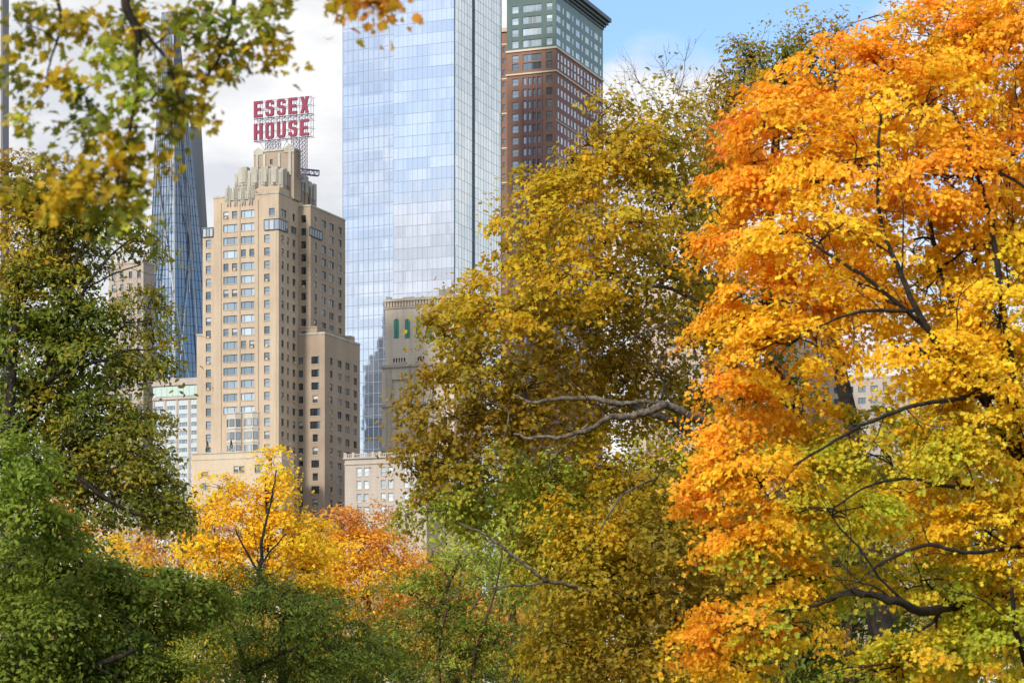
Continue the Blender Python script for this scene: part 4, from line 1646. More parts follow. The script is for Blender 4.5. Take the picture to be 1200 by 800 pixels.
#=========================================================== trees
B_DARK = barkmat('dark_bark', (0.010, 0.008, 0.006), (0.034, 0.025, 0.018))
B_PLANE = barkmat('mottled_plane_bark', (0.035, 0.027, 0.02), (0.165, 0.135, 0.10), 9.0)
B_BROWN = barkmat('brown_bark', (0.04, 0.025, 0.015), (0.11, 0.07, 0.045))
LEAF = leafmat('leaf', 0.50)
LEAFG = leafmat('fine_leaf', 0.42)


def P3(u, v, y):
    return np.array(((u - 600) / FPX * y, y, EYE + (HV - v) / FPX * y))


def outline(pts):
    """leaf outline (x, y) -> template verts folded along the midrib, triangles fanned from the middle"""
    v = [(0.0, 0.0, 0.0)] + [(x, y, 0.35 * abs(x) - 0.25 * y * y) for x, y in pts]
    n = len(pts)
    f = [(0, 1 + i, 1 + (i + 1) % n) for i in range(n)]
    return np.array(v), np.array(f)


_h = [(0.06, -0.48), (0.30, -0.40), (0.26, -0.22), (0.58, -0.08), (0.36, 0.06), (0.46, 0.34), (0.18, 0.22), (0.0, 0.62)]
MAPLE = outline(_h + [(-x, y) for x, y in _h[::-1][1:]])
_h = [(0.05, -0.5), (0.34, -0.28), (0.50, 0.02), (0.26, 0.10), (0.0, 0.55)]
LOBED = outline(_h + [(-x, y) for x, y in _h[::-1][1:]])
_s = [(0.0, -0.5), (0.5, -0.22), (0.22, 0.0), (0.40, 0.34), (0.0, 0.58), (-0.40, 0.34), (-0.22, 0.0), (-0.5, -0.22)]
STAR = (np.array([(x, y, 0.4 * abs(x) - 0.25 * y * y) for x, y in _s]), np.array([(0, 1, 2), (2, 3, 4), (4, 5, 6), (6, 7, 0), (0, 2, 4), (0, 4, 6)]))
OVAL = outline([(0.0, -0.55), (0.26, -0.15), (0.24, 0.2), (0.0, 0.6), (-0.24, 0.2), (-0.26, -0.15)])
SLIM = (np.array([(0, -0.6, 0), (0.2, 0, 0.06), (0, 0.6, -0.05), (-0.2, 0, 0.06)], float), np.array([(0, 1, 2), (0, 2, 3)]))


def raw_mesh(name, V, F, mat, parent, cols=None, smooth=False):
    me = bpy.data.meshes.new(name)
    me.vertices.add(len(V))
    me.vertices.foreach_set('co', np.ascontiguousarray(V, dtype=np.float32).ravel())
    k = F.shape[1]
    me.loops.add(F.size)
    me.loops.foreach_set('vertex_index', np.ascontiguousarray(F, dtype=np.int32).ravel())
    me.polygons.add(len(F))
    me.polygons.foreach_set('loop_start', np.arange(0, F.size, k, dtype=np.int32))
    me.polygons.foreach_set('loop_total', np.full(len(F), k, dtype=np.int32))
    if smooth:
        me.polygons.foreach_set('use_smooth', np.ones(len(F), dtype=bool))
    me.materials.append(mat)
    if cols is not None:
        at = me.color_attributes.new('leaf_colour', 'FLOAT_COLOR', 'POINT')
        c4 = np.ones((len(V), 4), dtype=np.float32)
        c4[:, :3] = cols
        at.data.foreach_set('color', c4.ravel())
    me.update(calc_edges=True)
    o = bpy.data.objects.new(name, me)
    COL.objects.link(o)
    o.parent = parent
    return o


class Tubes:
    def __init__(self, sides=6):
        self.V, self.F, self.n = [], [], 0
        self.sides = sides

    def add(self, pts, r, sides=None):
        s = sides or self.sides
        pts = np.asarray(pts, float)
        r = np.asarray(r, float)
        k = len(pts)
        d = np.gradient(pts, axis=0)
        d /= np.linalg.norm(d, axis=1)[:, None] + 1e-9
        ref = np.where(np.abs(d[:, 2:3]) < 0.9, np.array([[0, 0, 1.0]]), np.array([[1.0, 0, 0]]))
        a = np.cross(d, ref)
        a /= np.linalg.norm(a, axis=1)[:, None] + 1e-9
        c = np.cross(a, d)
        w = np.arange(s) * 2 * math.pi / s
        ring = pts[:, None, :] + r[:, None, None] * (np.cos(w)[None, :, None] * a[:, None, :] + np.sin(w)[None, :, None] * c[:, None, :])
        self.V.append(ring.reshape(-1, 3))
        i = np.arange(k - 1)[:, None] * s
        j = np.arange(s)[None, :]
        j2 = (j + 1) % s
        q = np.stack([i + j, i + j2, i + s + j2, i + s + j], axis=-1).reshape(-1, 4) + self.n
        self.F.append(q)
        self.n += k * s

    def build(self, name, mat, parent):
        if not self.V:
            return None
        return raw_mesh(name, np.concatenate(self.V), np.concatenate(self.F), mat, parent, smooth=True)


def curve(a, b_, n, wob, g, up=0.0):
    """a wobbly branch path from a to b_; up lifts its middle"""
    t = np.linspace(0, 1, n)[:, None]
    a, b_ = np.asarray(a, float), np.asarray(b_, float)
    L_ = np.linalg.norm(b_ - a)
    p = a + (b_ - a) * t
    p = p + np.sin(t * math.pi) * np.array([[0, 0, up * L_]])
    off = g.normal(size=(n, 3)) * wob * L_
    off = (off + np.roll(off, 1, 0)) * 0.5
    p += off * np.sin(t * math.pi)
    return p


def smooth_path(pts, n=5):
    pts = np.asarray(pts, float)
    out = []
    for i in range(len(pts) - 1):
        p0, p1, p2, p3 = pts[max(i - 1, 0)], pts[i], pts[i + 1], pts[min(i + 2, len(pts) - 1)]
        for t in np.linspace(0, 1, n, endpoint=False):
            out.append(0.5 * ((2 * p1) + (-p0 + p2) * t + (2 * p0 - 5 * p1 + 4 * p2 - p3) * t * t + (-p0 + 3 * p1 - 3 * p2 + p3) * t ** 3))
    out.append(pts[-1])
    return np.array(out)


DENS = 3.0
LSC = 1.15
NLEAF = [0]


def leaves(name, centres, outward, size, tmpl, cols, mat, parent, g, droop=0.75, jitter=0.8):
    n = len(centres)
    nrm = outward + g.normal(size=(n, 3)) * jitter        # leaves of one spray lie much the same way
    nrm /= np.linalg.norm(nrm, axis=1)[:, None] + 1e-9
    tmp = g.normal(size=(n, 3))
    tmp[:, 2] -= 0.8                         # tips hang down
    ax = tmp - (tmp * nrm).sum(1)[:, None] * nrm
    ax /= np.linalg.norm(ax, axis=1)[:, None] + 1e-9
    bx = np.cross(ax, nrm)
    tv, tf = tmpl
    NLEAF[0] += n
    s = size * LSC * g.uniform(0.45, 1.4, n)
    V = centres[:, None, :] + s[:, None, None] * (tv[None, :, 0:1] * bx[:, None, :] + tv[None, :, 1:2] * ax[:, None, :] + tv[None, :, 2:3] * nrm[:, None, :])
    k = len(tv)
    F = (tf[None, :, :] + (np.arange(n) * k)[:, None, None]).reshape(-1, 3)
    C = np.repeat(cols, k, axis=0)
    return raw_mesh(name, V.reshape(-1, 3), F, mat, parent, C)


PAL = {
    # autumn leaf colours (albedo)
    'orange': [(0.85, 0.41, 0.030), (0.86, 0.47, 0.032), (0.83, 0.34, 0.030)],
    'red': [(0.74, 0.22, 0.03), (0.82, 0.32, 0.03), (0.68, 0.18, 0.035)],
    'amber': [(0.86, 0.53, 0.035), (0.86, 0.59, 0.04), (0.85, 0.46, 0.03)],
    'yellow': [(0.85, 0.60, 0.035), (0.81, 0.58, 0.036), (0.84, 0.51, 0.03)],
    'lime': [(0.50, 0.50, 0.045), (0.38, 0.43, 0.045), (0.70, 0.57, 0.04)],
    'gold': [(0.57, 0.40, 0.025), (0.47, 0.365, 0.026), (0.66, 0.41, 0.023)],
    'olivegold': [(0.38, 0.28, 0.024), (0.32, 0.26, 0.024), (0.46, 0.315, 0.024)],
    'bronze': [(0.34, 0.22, 0.024), (0.27, 0.195, 0.024), (0.41, 0.26, 0.025)],
    'olive': [(0.23, 0.225, 0.03), (0.185, 0.20, 0.03), (0.29, 0.255, 0.03)],
    'mossy': [(0.165, 0.205, 0.027), (0.135, 0.175, 0.027), (0.21, 0.225, 0.027)],
    'green': [(0.150, 0.195, 0.026), (0.125, 0.17, 0.026), (0.20, 0.235, 0.027)],
    'deep': [(0.098, 0.142, 0.024), (0.080, 0.120, 0.023), (0.13, 0.168, 0.025)],
    'fresh': [(0.20, 0.275, 0.032), (0.165, 0.235, 0.032), (0.25, 0.30, 0.033)],
    'springy': [(0.40, 0.45, 0.065), (0.31, 0.38, 0.055), (0.50, 0.49, 0.06)],
    'rust': [(0.66, 0.31, 0.065), (0.74, 0.37, 0.05), (0.58, 0.25, 0.07)],
    'rosy': [(0.54, 0.28, 0.18), (0.58, 0.31, 0.16), (0.48, 0.23, 0.14)],
}


def make_tree(name, label, Y, trunk, clumps, leaf, tmpl, seed, group=None, spray=0.45, per=26, cov=2.4, bark=None, limbs=(), flat=0.4, mat=None,
              hubs=5, trunk_r=0.22, trunk_bark=None, limb_max=0.2, shell=0.5, twig_r=0.010, second=None, cat='tree', depth=1.0, jitter=0.46, shoot=(2, 5), shoot_len=None, twig_bark=None, ragged=0.12, bare=0):
    """trunk: pixel (u, v_top); clumps: (u, v, ru, rv, dy, palette[, cov factor]) in photo pixels at distance Y+dy.
    limbs: lists of (u, v, dy, r_px) drawn as visible branches."""
    g = np.random.default_rng(seed)
    base = P3(trunk[0], HV, Y)
    base[2] = 0.0
    root = empty(name, tuple(base))
    setp(root, label, cat, group)
    org = base.copy()
    bark = bark or B_DARK
    tb = Tubes(10)
    top = P3(trunk[1], trunk[2], Y)
    tpts = smooth_path(np.stack([base, base + (top - base) * 0.3 + g.normal(size=3) * [0.02, 0.02, 0] * top[2], base + (top - base) * 0.65 + g.normal(size=3) * [0.04, 0.04, 0] * top[2], top]), 5)
    tr_ = np.linspace(trunk_r, trunk_r * 0.28, len(tpts))
    tr_[0] *= 1.5
    tb.add(tpts - org, tr_)
    tb.build('trunk', trunk_bark or bark, root)
    lb = Tubes(6)
    nodes = [tpts[len(tpts) // 5:]]
    nrad = [tr_[len(tpts) // 5:]]
    for path in limbs:
        pts = np.array([P3(u, v, Y + dy) for (u, v, dy, r) in path])
        rr = np.array([r * (Y + dy) / FPX for (u, v, dy, r) in path])
        sp = smooth_path(pts, 6)
        sr = np.interp(np.linspace(0, len(path) - 1, len(sp)), np.arange(len(path)), rr)
        wob_ = g.normal(size=sp.shape)
        wob_ = (wob_ + np.roll(wob_, 1, 0) + np.roll(wob_, 2, 0)) / 3
        sp = sp + wob_ * np.maximum(sr[:, None] * 0.8, 0.012 * np.linalg.norm(sp[-1] - sp[0]) / 2)
        t2 = Tubes(8)
        t2.add(sp - org, sr)
        t2.build('bough', bark, root)
        nodes.append(sp); nrad.append(sr)
        # side shoots that fork off the bough
        k_ = 4
        while k_ < len(sp) - 1:
            d_ = sp[k_ + 1] - sp[k_ - 1]
            d_ = d_ / (np.linalg.norm(d_) + 1e-9)
            w_ = d_ * 0.6 + g.normal(size=3) * np.array((0.5, 0.25, 0.6)) + np.array((0, 0, 0.25))
            ln_ = min(0.35 + 14 * sr[k_], shoot_len or spray * 3.2) * g.uniform(0.6, 1.4)
            c_ = curve(sp[k_], sp[k_] + w_ * ln_, 7, 0.06, g, -0.05)
            r_ = max(twig_r * 0.9, min(sr[k_] * 0.42, limb_max))
            lb.add(c_ - org, np.linspace(r_, twig_r * 0.4, 7), 5)
            for m_ in (3, 4, 5):
                e_ = w_ + g.normal(size=3) * 0.6
                lb.add(curve(c_[m_], c_[m_] + e_ * ln_ * 0.4, 5, 0.06, g, -0.04) - org, np.linspace(max(twig_r * 0.6, r_ * 0.45), twig_r * 0.3, 5), 3)
            k_ += int(g.integers(*shoot))
    tw = lb
    C_, O_, K_ = [], [], []
    first = np.concatenate(nodes)
    order = sorted(clumps, key=lambda c: float(np.min(((first - P3(c[0], c[1], Y + c[4])) ** 2).sum(1))))
    for ci, c in enumerate(order):
        u, v, ru, rv, dy, pal = c[:6]
        cf = c[6] if len(c) > 6 else 1.0
        y = Y + dy
        m_px = y / FPX
        ctr = P3(u, v, y)
        rad = np.array((ru * m_px, 0.5 * (ru + rv) * m_px * depth, rv * m_px))
        # a limb from the nearest branch that is already there
        allp, allr = np.concatenate(nodes), np.concatenate(nrad)
        dd = ((allp - (ctr - np.array((0, 0, rad[2] * 0.4)))) ** 2).sum(1)
        k0 = int(np.argmin(dd))
        st_ = allp[k0]
        lp = curve(st_, ctr, 9, 0.05, g, 0.07)
        rl = min(allr[k0] * 0.8, limb_max, twig_r + 0.012 * math.sqrt(dd[k0]) + 0.006)
        lrad = np.linspace(rl, twig_r * 1.2, 9)
        lb.add(lp - org, lrad, 6)
        nodes.append(lp[2:]); nrad.append(lrad[2:])
        hub = []
        for h in range(hubs):
            d = g.normal(size=3)
            d /= np.linalg.norm(d)
            hp = ctr + d * rad * 0.55 + np.array((0, 0, rad[2] * 0.08))
            hub.append(hp)
            lb.add(curve(lp[5 + h % 4], hp, 6, 0.05, g, 0.05) - org, np.linspace(twig_r * 1.3, twig_r, 6), 4)
        hub = np.array(hub)
        spx = spray / m_px
        ns = max(4, int(DENS * cov * cf * math.pi * ru * rv / (spx * spx * 1.6)))
        d = g.normal(size=(ns, 3))
        d /= np.linalg.norm(d, axis=1)[:, None]
        rr = shell + (1 - shell) * g.random(ns) ** 0.6
        rr = rr + np.abs(g.normal(size=ns)) * ragged
        sc = ctr + d * rad * rr[:, None]
        sc[:, 2] = np.maximum(sc[:, 2], 0.3)
        outw = d / rad
        outw /= np.linalg.norm(outw, axis=1)[:, None]
        # twigs
        tsel = range(0, ns, 2 if ns > 60 else 1)
        near = np.argmin(((sc[:, None, :] - hub[None]) ** 2).sum(-1), axis=1)
        for i in tsel:
            tw.add(curve(hub[near[i]], sc[i], 4, 0.06, g, 0.05) - org, np.linspace(twig_r * 0.8, twig_r * 0.3, 4), 3)
        for _ in range(bare):
            hb = hub[g.integers(len(hub))]
            d0 = (hb - st_) / (np.linalg.norm(hb - st_) + 1e-6) + np.array((0, 0, 0.7)) + g.normal(size=3) * 0.45
            d0 /= np.linalg.norm(d0)
            e0 = hb + d0 * rad.mean() * g.uniform(0.5, 1.1)
            bp_ = curve(hb, e0, 6, 0.06, g, -0.04)
            tw.add(bp_ - org, np.linspace(twig_r * 0.9, twig_r * 0.35, 6), 3)
            for q_ in (2, 3, 4):
                d1 = d0 + g.normal(size=3) * 0.6
                tw.add(curve(bp_[q_], bp_[q_] + d1 * rad.mean() * g.uniform(0.15, 0.4), 4, 0.06, g, -0.04) - org, np.linspace(twig_r * 0.55, twig_r * 0.25, 4), 3)
        if per <= 0:
            continue
        # leaves in flattened sprays, tilted outwards
        kk = g.poisson(per, ns).clip(3)
        idx = np.repeat(np.arange(ns), kk)
        n = len(idx)
        e1 = np.cross(outw, np.array([[0, 0, 1.0]])) + 1e-4
        e1 /= np.linalg.norm(e1, axis=1)[:, None]
        nrm = outw * 0.45 + np.array([[0, 0, 0.9]]) + g.normal(size=(ns, 3)) * 0.25
        nrm -= (nrm * e1).sum(1)[:, None] * e1
        nrm /= np.linalg.norm(nrm, axis=1)[:, None]
        e2 = np.cross(nrm, e1)
        q = g.normal(size=(n, 3)) * 0.55 * spray * g.uniform(0.6, 1.3, ns)[idx][:, None]
        pos = sc[idx] + q[:, 0:1] * e1[idx] + q[:, 1:2] * e2[idx] + q[:, 2:3] * nrm[idx] * flat
        pos[:, 2] -= 0.25 * (q[:, 0] ** 2 + q[:, 1] ** 2) / spray
        pl_ = np.array(PAL[pal])
        base_c = pl_[g.integers(len(pl_), size=ns)]
        if second:
            alt = np.array(PAL[second[0]])
            pick = g.random(ns) < second[1]
            base_c[pick] = alt[g.integers(len(alt), size=pick.sum())]
        cc = base_c[idx]
        own = pl_[g.integers(len(pl_), size=n)]
        cc = cc * 0.65 + own * 0.35
        cc = cc * g.uniform(0.78, 1.2, (n, 1)) * (1 + g.normal(size=(n, 3)) * 0.06)
        C_.append(pos); O_.append((nrm * 0.75 + outw * 0.55)[idx]); K_.append(np.clip(cc, 0.004, 0.85))
    lb.build('branches', twig_bark or bark, root)
    if C_:
        leaves('crown', np.concatenate(C_) - org, np.concatenate(O_), leaf, tmpl, np.concatenate(K_), mat or LEAF, root, g, jitter=jitter)
    return root


# --- the orange maple on the right
maple = [
    (1000, 95, 85, 55, 1, 'orange'), (930, 150, 70, 50, 0, 'orange'), (872, 165, 32, 38, 1.5, 'red'), (895, 215, 60, 45, 0.5, 'orange'), (1090, 50, 90, 60, 1.5, 'orange'),
    (1075, 125, 80, 55, 0, 'amber'), (1170, 60, 70, 70, 1, 'amber'), (1215, 20, 60, 60, 0, 'orange'), (1190, 170, 70, 60, 0.5, 'orange'), (1110, 210, 85, 50, -0.5, 'orange'), (985, 200, 80, 50, -0.5, 'amber'),
    (890, 285, 62, 42, 0, 'orange'), (960, 285, 80, 45, -1, 'amber'), (1050, 285, 75, 45, 0.5, 'amber'), (1160, 285, 75, 55, 0, 'yellow'), (1230, 260, 50, 80, 1, 'amber'),
    (860, 385, 48, 34, 0, 'orange'), (905, 350, 60, 40, -0.5, 'orange'), (925, 405, 70, 42, -1, 'amber'), (1010, 350, 60, 38, -0.5, 'amber'), (1085, 345, 65, 40, 1, 'yellow'), (1180, 370, 70, 55, -0.5, 'yellow'),
    (868, 455, 45, 40, 0, 'orange'), (930, 475, 60, 34, 0.5, 'amber'), (1075, 420, 70, 40, -1, 'yellow'), (1150, 450, 70, 50, -1, 'yellow'), (1220, 460, 40, 70, 0, 'amber'),
    (850, 525, 40, 30, 0, 'orange'), (822, 575, 38, 26, 0, 'orange'), (885, 555, 60, 34, -0.5, 'amber'), (960, 545, 60, 36, 0, 'lime'), (1030, 520, 70, 40, 0, 'lime'), (1110, 530, 70, 40, -0.8, 'lime'), (1190, 555, 60, 50, 0, 'yellow'),
    (850, 625, 36, 26, 0, 'orange'), (905, 615, 55, 28, -0.5, 'amber'), (975, 605, 70, 34, -1, 'lime'), (1060, 600, 75, 38, 0, 'amber'), (1150, 620, 70, 40, -0.5, 'yellow'), (1210, 650, 40, 60, 0, 'amber'),
    (905, 680, 50, 26, 0, 'amber'), (868, 720, 52, 30, -0.4, 'orange'), (830, 755, 40, 24, 0, 'orange'), (930, 735, 50, 26, -0.5, 'lime'), (970, 680, 60, 30, 0.5, 'lime'), (1080, 680, 70, 28, 0, 'lime'), (1150, 700, 60, 40, 0.5, 'lime'),
    (1100, 760, 80, 36, -0.5, 'lime'), (1190, 750, 60, 50, -0.5, 'lime'), (1040, 790, 60, 30, 0, 'lime'), (860, 785, 40, 18, 0, 'amber'), (880, 640, 40, 20, 0, 'lime'),
]
mlimbs = [
    [(1240, 836, 1, 22), (1222, 700, 1, 18), (1215, 610, 0.5, 15), (1195, 545, 0, 11), (1165, 490, -0.5, 7), (1135, 400, -0.5, 5), (1100, 300, 0, 4), (1080, 200, 0, 3)],
    [(1195, 545, 0, 9), (1185, 420, -0.8, 6), (1170, 300, -0.8, 5), (1140, 190, -0.8, 3.2), (1120, 130, -0.5, 2)],
    [(1165, 490, -0.5, 6), (1090, 390, -1.4, 5.5), (1050, 310, -1.4, 4.2), (1028, 230, -1.2, 3), (1030, 130, -1, 2)],
    [(1090, 390, -1.4, 4.5), (1010, 320, -1.6, 3.2), (945, 280, -1.4, 2)],
    [(1075, 365, -1.4, 3.6), (1010, 365, -1.8, 2.6), (955, 385, -1.8, 1.6)],
    [(1170, 465, -0.8, 5), (1090, 470, -1.8, 3.6), (1010, 500, -2, 2.8), (930, 545, -2, 1.8)],
    [(1200, 575, 0, 4), (1110, 570, -1.2, 3), (1050, 560, -1.4, 2.2), (980, 590, -1.5, 1.4)],
    [(1215, 640, 0, 5), (1140, 648, -1.6, 3.2), (1080, 640, -1.8, 3.2), (1020, 665, -1.8, 2.2)],
    [(1215, 690, 1, 9), (1130, 712, 0, 8.5), (1070, 712, -1.4, 7.5), (1030, 697, -1.7, 6), (990, 694, -1.6, 4.4), (940, 712, -0.6, 2.6), (890, 722, -0.8, 1.6), (840, 745, -0.6, 1)],
    [(1210, 810, 0, 6), (1192, 740, -1, 4.5), (1185, 690, -1.2, 3)],
    [(1130, 190, -0.8, 2.6), (1190, 210, -1.2, 2.6), (1240, 260, -1, 2.4)],
]
mlimbs = [[(u, v, dy, r * 0.72) for (u, v, dy, r) in p_] for p_ in mlimbs]
maple = [(*c[:5], ('yellow' if c[5] == 'amber' and (c[1] > 500 and c[0] > 930 or c[0] > 1040 and c[1] > 240) else c[5]), *c[6:]) for c in maple]
make_tree('maple_tree', 'large orange and yellow maple filling the right side, boughs reaching out level', 36.0, (1240, 1200, 560), maple, 0.061, STAR, 21, spray=0.36, per=92, cov=1.45, ragged=0.22,
          limbs=mlimbs, flat=0.26, trunk_r=0.30, second=('amber', 0.22), hubs=5, shell=0.45)

# --- the plane tree in the middle
plane = [
    (735, 185, 52, 45, 0, 'gold'), (790, 165, 50, 42, 1, 'olivegold'), (690, 215, 48, 40, 0, 'gold'), (650, 255, 48, 40, 0, 'gold'), (715, 265, 62, 45, -1, 'gold'), (790, 250, 62, 50, 1, 'olivegold'), (840, 215, 40, 60, 3, 'bronze'),
    (612, 305, 45, 34, 0, 'gold'), (675, 320, 65, 40, -1, 'gold'), (750, 335, 60, 40, 0, 'olivegold'), (820, 320, 50, 50, 2, 'olivegold', 0.7),
    (560, 365, 40, 30, 0, 'gold'), (530, 385, 30, 26, 0, 'olivegold'), (600, 370, 50, 36, -1, 'gold'), (655, 385, 60, 40, 0, 'olivegold'), (730, 400, 50, 36, 1, 'bronze'), (800, 410, 55, 45, 2, 'olivegold', 0.7),
    (505, 425, 32, 30, 0, 'bronze'), (560, 430, 50, 38, -1, 'olivegold'), (620, 440, 55, 34, 0, 'bronze'), (690, 435, 50, 32, 1.5, 'gold'), (760, 450, 50, 30, 2, 'olivegold'),
    (492, 482, 30, 32, 0, 'bronze'), (540, 490, 48, 38, -0.5, 'bronze'), (600, 495, 50, 34, 0, 'bronze'), (660, 510, 50, 30, 1, 'gold'), (730, 500, 50, 26, 2.5, 'olivegold'), (800, 470, 40, 20, 3, 'olive'),
    (480, 540, 26, 32, 0, 'bronze'), (525, 552, 42, 34, 0, 'olivegold'), (580, 560, 50, 36, 0, 'springy'), (640, 570, 50, 36, 1, 'springy'), (700, 555, 50, 36, 1, 'gold'), (770, 560, 55, 40, 1, 'olivegold'), (830, 560, 40, 45, 2, 'olive'),
    (488, 595, 28, 26, 0, 'springy'), (535, 610, 40, 30, 1, 'springy'), (690, 620, 58, 42, 0, 'gold'), (760, 630, 58, 45, 0, 'olivegold'), (825, 640, 40, 45, 1, 'olivegold'),
    (680, 690, 50, 38, -0.5, 'olivegold'), (745, 705, 55, 42, 0, 'bronze'), (810, 710, 50, 45, 0.5, 'bronze'), (660, 755, 40, 36, 0, 'olivegold'), (720, 775, 55, 40, 0, 'bronze'), (790, 785, 60, 40, 0, 'olivegold'), (640, 640, 40, 30, 1, 'olivegold', 0.8),
    (880, 690, 50, 60, 3, 'bronze'), (870, 780, 50, 40, 3, 'olive'), (905, 600, 60, 50, 4, 'olive'), (900, 480, 60, 60, 5, 'olive', 0.8), (880, 380, 50, 60, 5, 'olive', 0.8),
]
plimbs = [
    [(1075, 836, 4, 14), (1030, 700, 4, 13), (945, 590, 3, 18), (900, 520, 1, 13), (850, 491, -2.2, 7.5), (800, 487, -3.2, 6.5), (768, 474, -3.6, 5.5), (735, 484, -3.8, 5), (690, 498, -3.8, 3.4), (640, 512, -3.6, 2.6), (590, 516, -3.4, 1.6)],
    [(900, 540, 1, 9), (845, 524, -1.6, 6.5), (808, 518, -2.6, 6), (765, 492, -3.2, 4.8), (720, 473, -3.6, 3.8), (665, 466, -3.6, 3.2), (610, 472, -3.6, 2), (585, 462, -3.4, 1.2)],
    [(768, 474, -3.6, 3), (735, 470, -3.6, 2.6), (700, 478, -3.6, 2)],
    [(950, 760, 3, 12), (840, 720, 0, 7), (740, 700, -2, 4.5), (648, 681, -3.2, 3.6), (610, 660, -3.4, 3.2), (580, 636, -3.4, 2.5), (535, 612, -3.2, 1.4)],
    [(648, 681, -3.2, 2.4), (600, 686, -3.4, 2.2), (570, 692, -3.4, 1.8), (550, 720, -3.4, 1.2)],
    [(940, 470, 3, 9), (870, 380, 1, 6), (800, 345, -1, 4), (735, 332, -3.0, 2.4), (690, 335, -3.2, 1.6), (650, 350, -3, 1)],
    [(870, 380, 1, 4), (830, 370, -1.4, 3), (770, 385, -2.4, 2), (720, 405, -2.8, 1.3)],
    [(850, 330, 1, 4), (800, 330, -1.6, 2.6), (760, 300, -2.4, 1.8), (720, 285, -2.8, 1.2)],
    [(690, 498, -3.8, 2), (655, 530, -3.8, 1.8), (640, 560, -3.8, 1.4)],
    [(768, 560, -2, 1.8), (730, 580, -3, 2.2), (705, 620, -3, 1.6)],
    [(590, 516, -3.4, 1.6), (595, 480, -3.4, 1.4), (565, 470, -3.4, 1)],
]
plane += [(598, 262, 20, 16, 0, 'gold', 0.35), (560, 335, 20, 16, 0, 'gold', 0.35), (640, 212, 22, 18, 0, 'gold', 0.35), (690, 160, 22, 20, 0, 'olivegold', 0.35), (662, 190, 16, 14, 0, 'gold', 0.3), (540, 350, 12, 16, 0, 'olivegold', 0.4), (720, 130, 24, 20, 0, 'olivegold', 0.3)]
_q = random.Random(4)
plane = [(c[0] + _q.uniform(-8, 8), c[1] + _q.uniform(-8, 8), c[2] * _q.uniform(0.72, 1.1), c[3] * _q.uniform(0.66, 1.05), *c[4:]) for c in plane]
plane = [(c[0] + (7 if c[0] < 565 and c[1] > 395 else 0), *c[1:]) for c in plane]
plimbs = [[(u + (14 if k < 3 else 0), v, dy if k in (0, 1, 2) else dy + 1.6, r * (0.9 if k in (0, 1, 2) else 0.62)) for (u, v, dy, r) in p_] for k, p_ in enumerate(plimbs)]
make_tree('plane_tree', 'tall olive gold plane tree with mottled bare boughs standing before the glass skyscraper', 58.0, (1075, 960, 330), plane, 0.092, STAR, 5, spray=0.46, per=44, cov=2.0, ragged=0.36, trunk_bark=B_DARK, twig_bark=B_DARK, shoot=(5, 10), bark=B_PLANE,
          limbs=plimbs, flat=0.55, trunk_r=0.40, second=('bronze', 0.25), hubs=5, shell=0.4)

# --- thin tree with sparse dark leaves behind the maple's top left, and a nearly bare one
make_tree('thin_topped_tree', 'dark thin-leaved treetop against blue sky behind the orange maple', 66.0, (960, 920, 60),
          [(872, 85, 30, 36, 0, 'bronze', 1.2), (905, 75, 40, 30, 0, 'olive', 1.2), (955, 48, 45, 25, 0, 'bronze', 0.9), (858, 140, 30, 45, 0, 'bronze', 1.4), (860, 200, 30, 40, 0, 'bronze', 1.4), (930, 120, 50, 40, 0, 'olive', 0.7), (1050, 25, 16, 18, 0, 'bronze', 0.7), (990, 110, 50, 50, 0, 'bronze', 0.7), (1100, 8, 18, 12, 0, 'rust', 0.8)],
          0.11, OVAL, 31, spray=0.45, per=20, cov=2.6, ragged=0.3, trunk_r=0.3, bare=14, twig_r=0.010)
make_tree('bare_twigged_tree', 'almost bare twiggy treetop below the white cloud above the plane tree', 74.0, (840, 800, 190),
          [(760, 130, 42, 50, 0, 'bronze', 0.3), (800, 95, 36, 40, 0, 'bronze', 0.25), (725, 160, 30, 40, 0, 'gold', 0.4), (820, 150, 40, 40, 0, 'olive', 0.5), (700, 150, 20, 30, 0, 'gold', 0.4)],
          0.11, OVAL, 32, spray=0.5, per=7, cov=0.9, ragged=0.3, trunk_r=0.3, bare=26, twig_r=0.008, bark=B_BROWN)

# --- dark olive tree on the left
ltree = [
    (20, 215, 40, 36, 0, 'bronze', 0.8), (70, 240, 50, 36, 0, 'olive'), (130, 262, 40, 20, 0, 'olive', 0.8), (25, 290, 50, 42, 0, 'olivegold'), (75, 300, 40, 30, 0, 'mossy'), (165, 290, 26, 16, 0, 'olive', 0.7),
    (40, 350, 60, 40, 0, 'mossy'), (110, 375, 45, 24, 0, 'mossy', 0.9), (165, 355, 30, 20, 0, 'olive', 0.7), (180, 392, 24, 14, 0, 'olive', 0.8), (35, 415, 60, 40, 0, 'mossy'), (105, 425, 50, 28, 0, 'mossy'), (165, 425, 34, 18, 0, 'olive', 0.8), (192, 428, 14, 10, 0, 'olive', 0.7),
    (40, 480, 60, 38, 0, 'mossy'), (110, 490, 50, 32, 0, 'mossy'), (160, 490, 32, 22, 0, 'olive', 0.8), (110, 540, 55, 34, 0, 'olive'), (165, 545, 36, 28, 0, 'olive'), (60, 550, 50, 30, 1, 'mossy'), (185, 590, 30, 24, 0, 'olive'), (130, 590, 50, 22, 0, 'mossy'), (200, 610, 22, 16, 0, 'olive'),
]
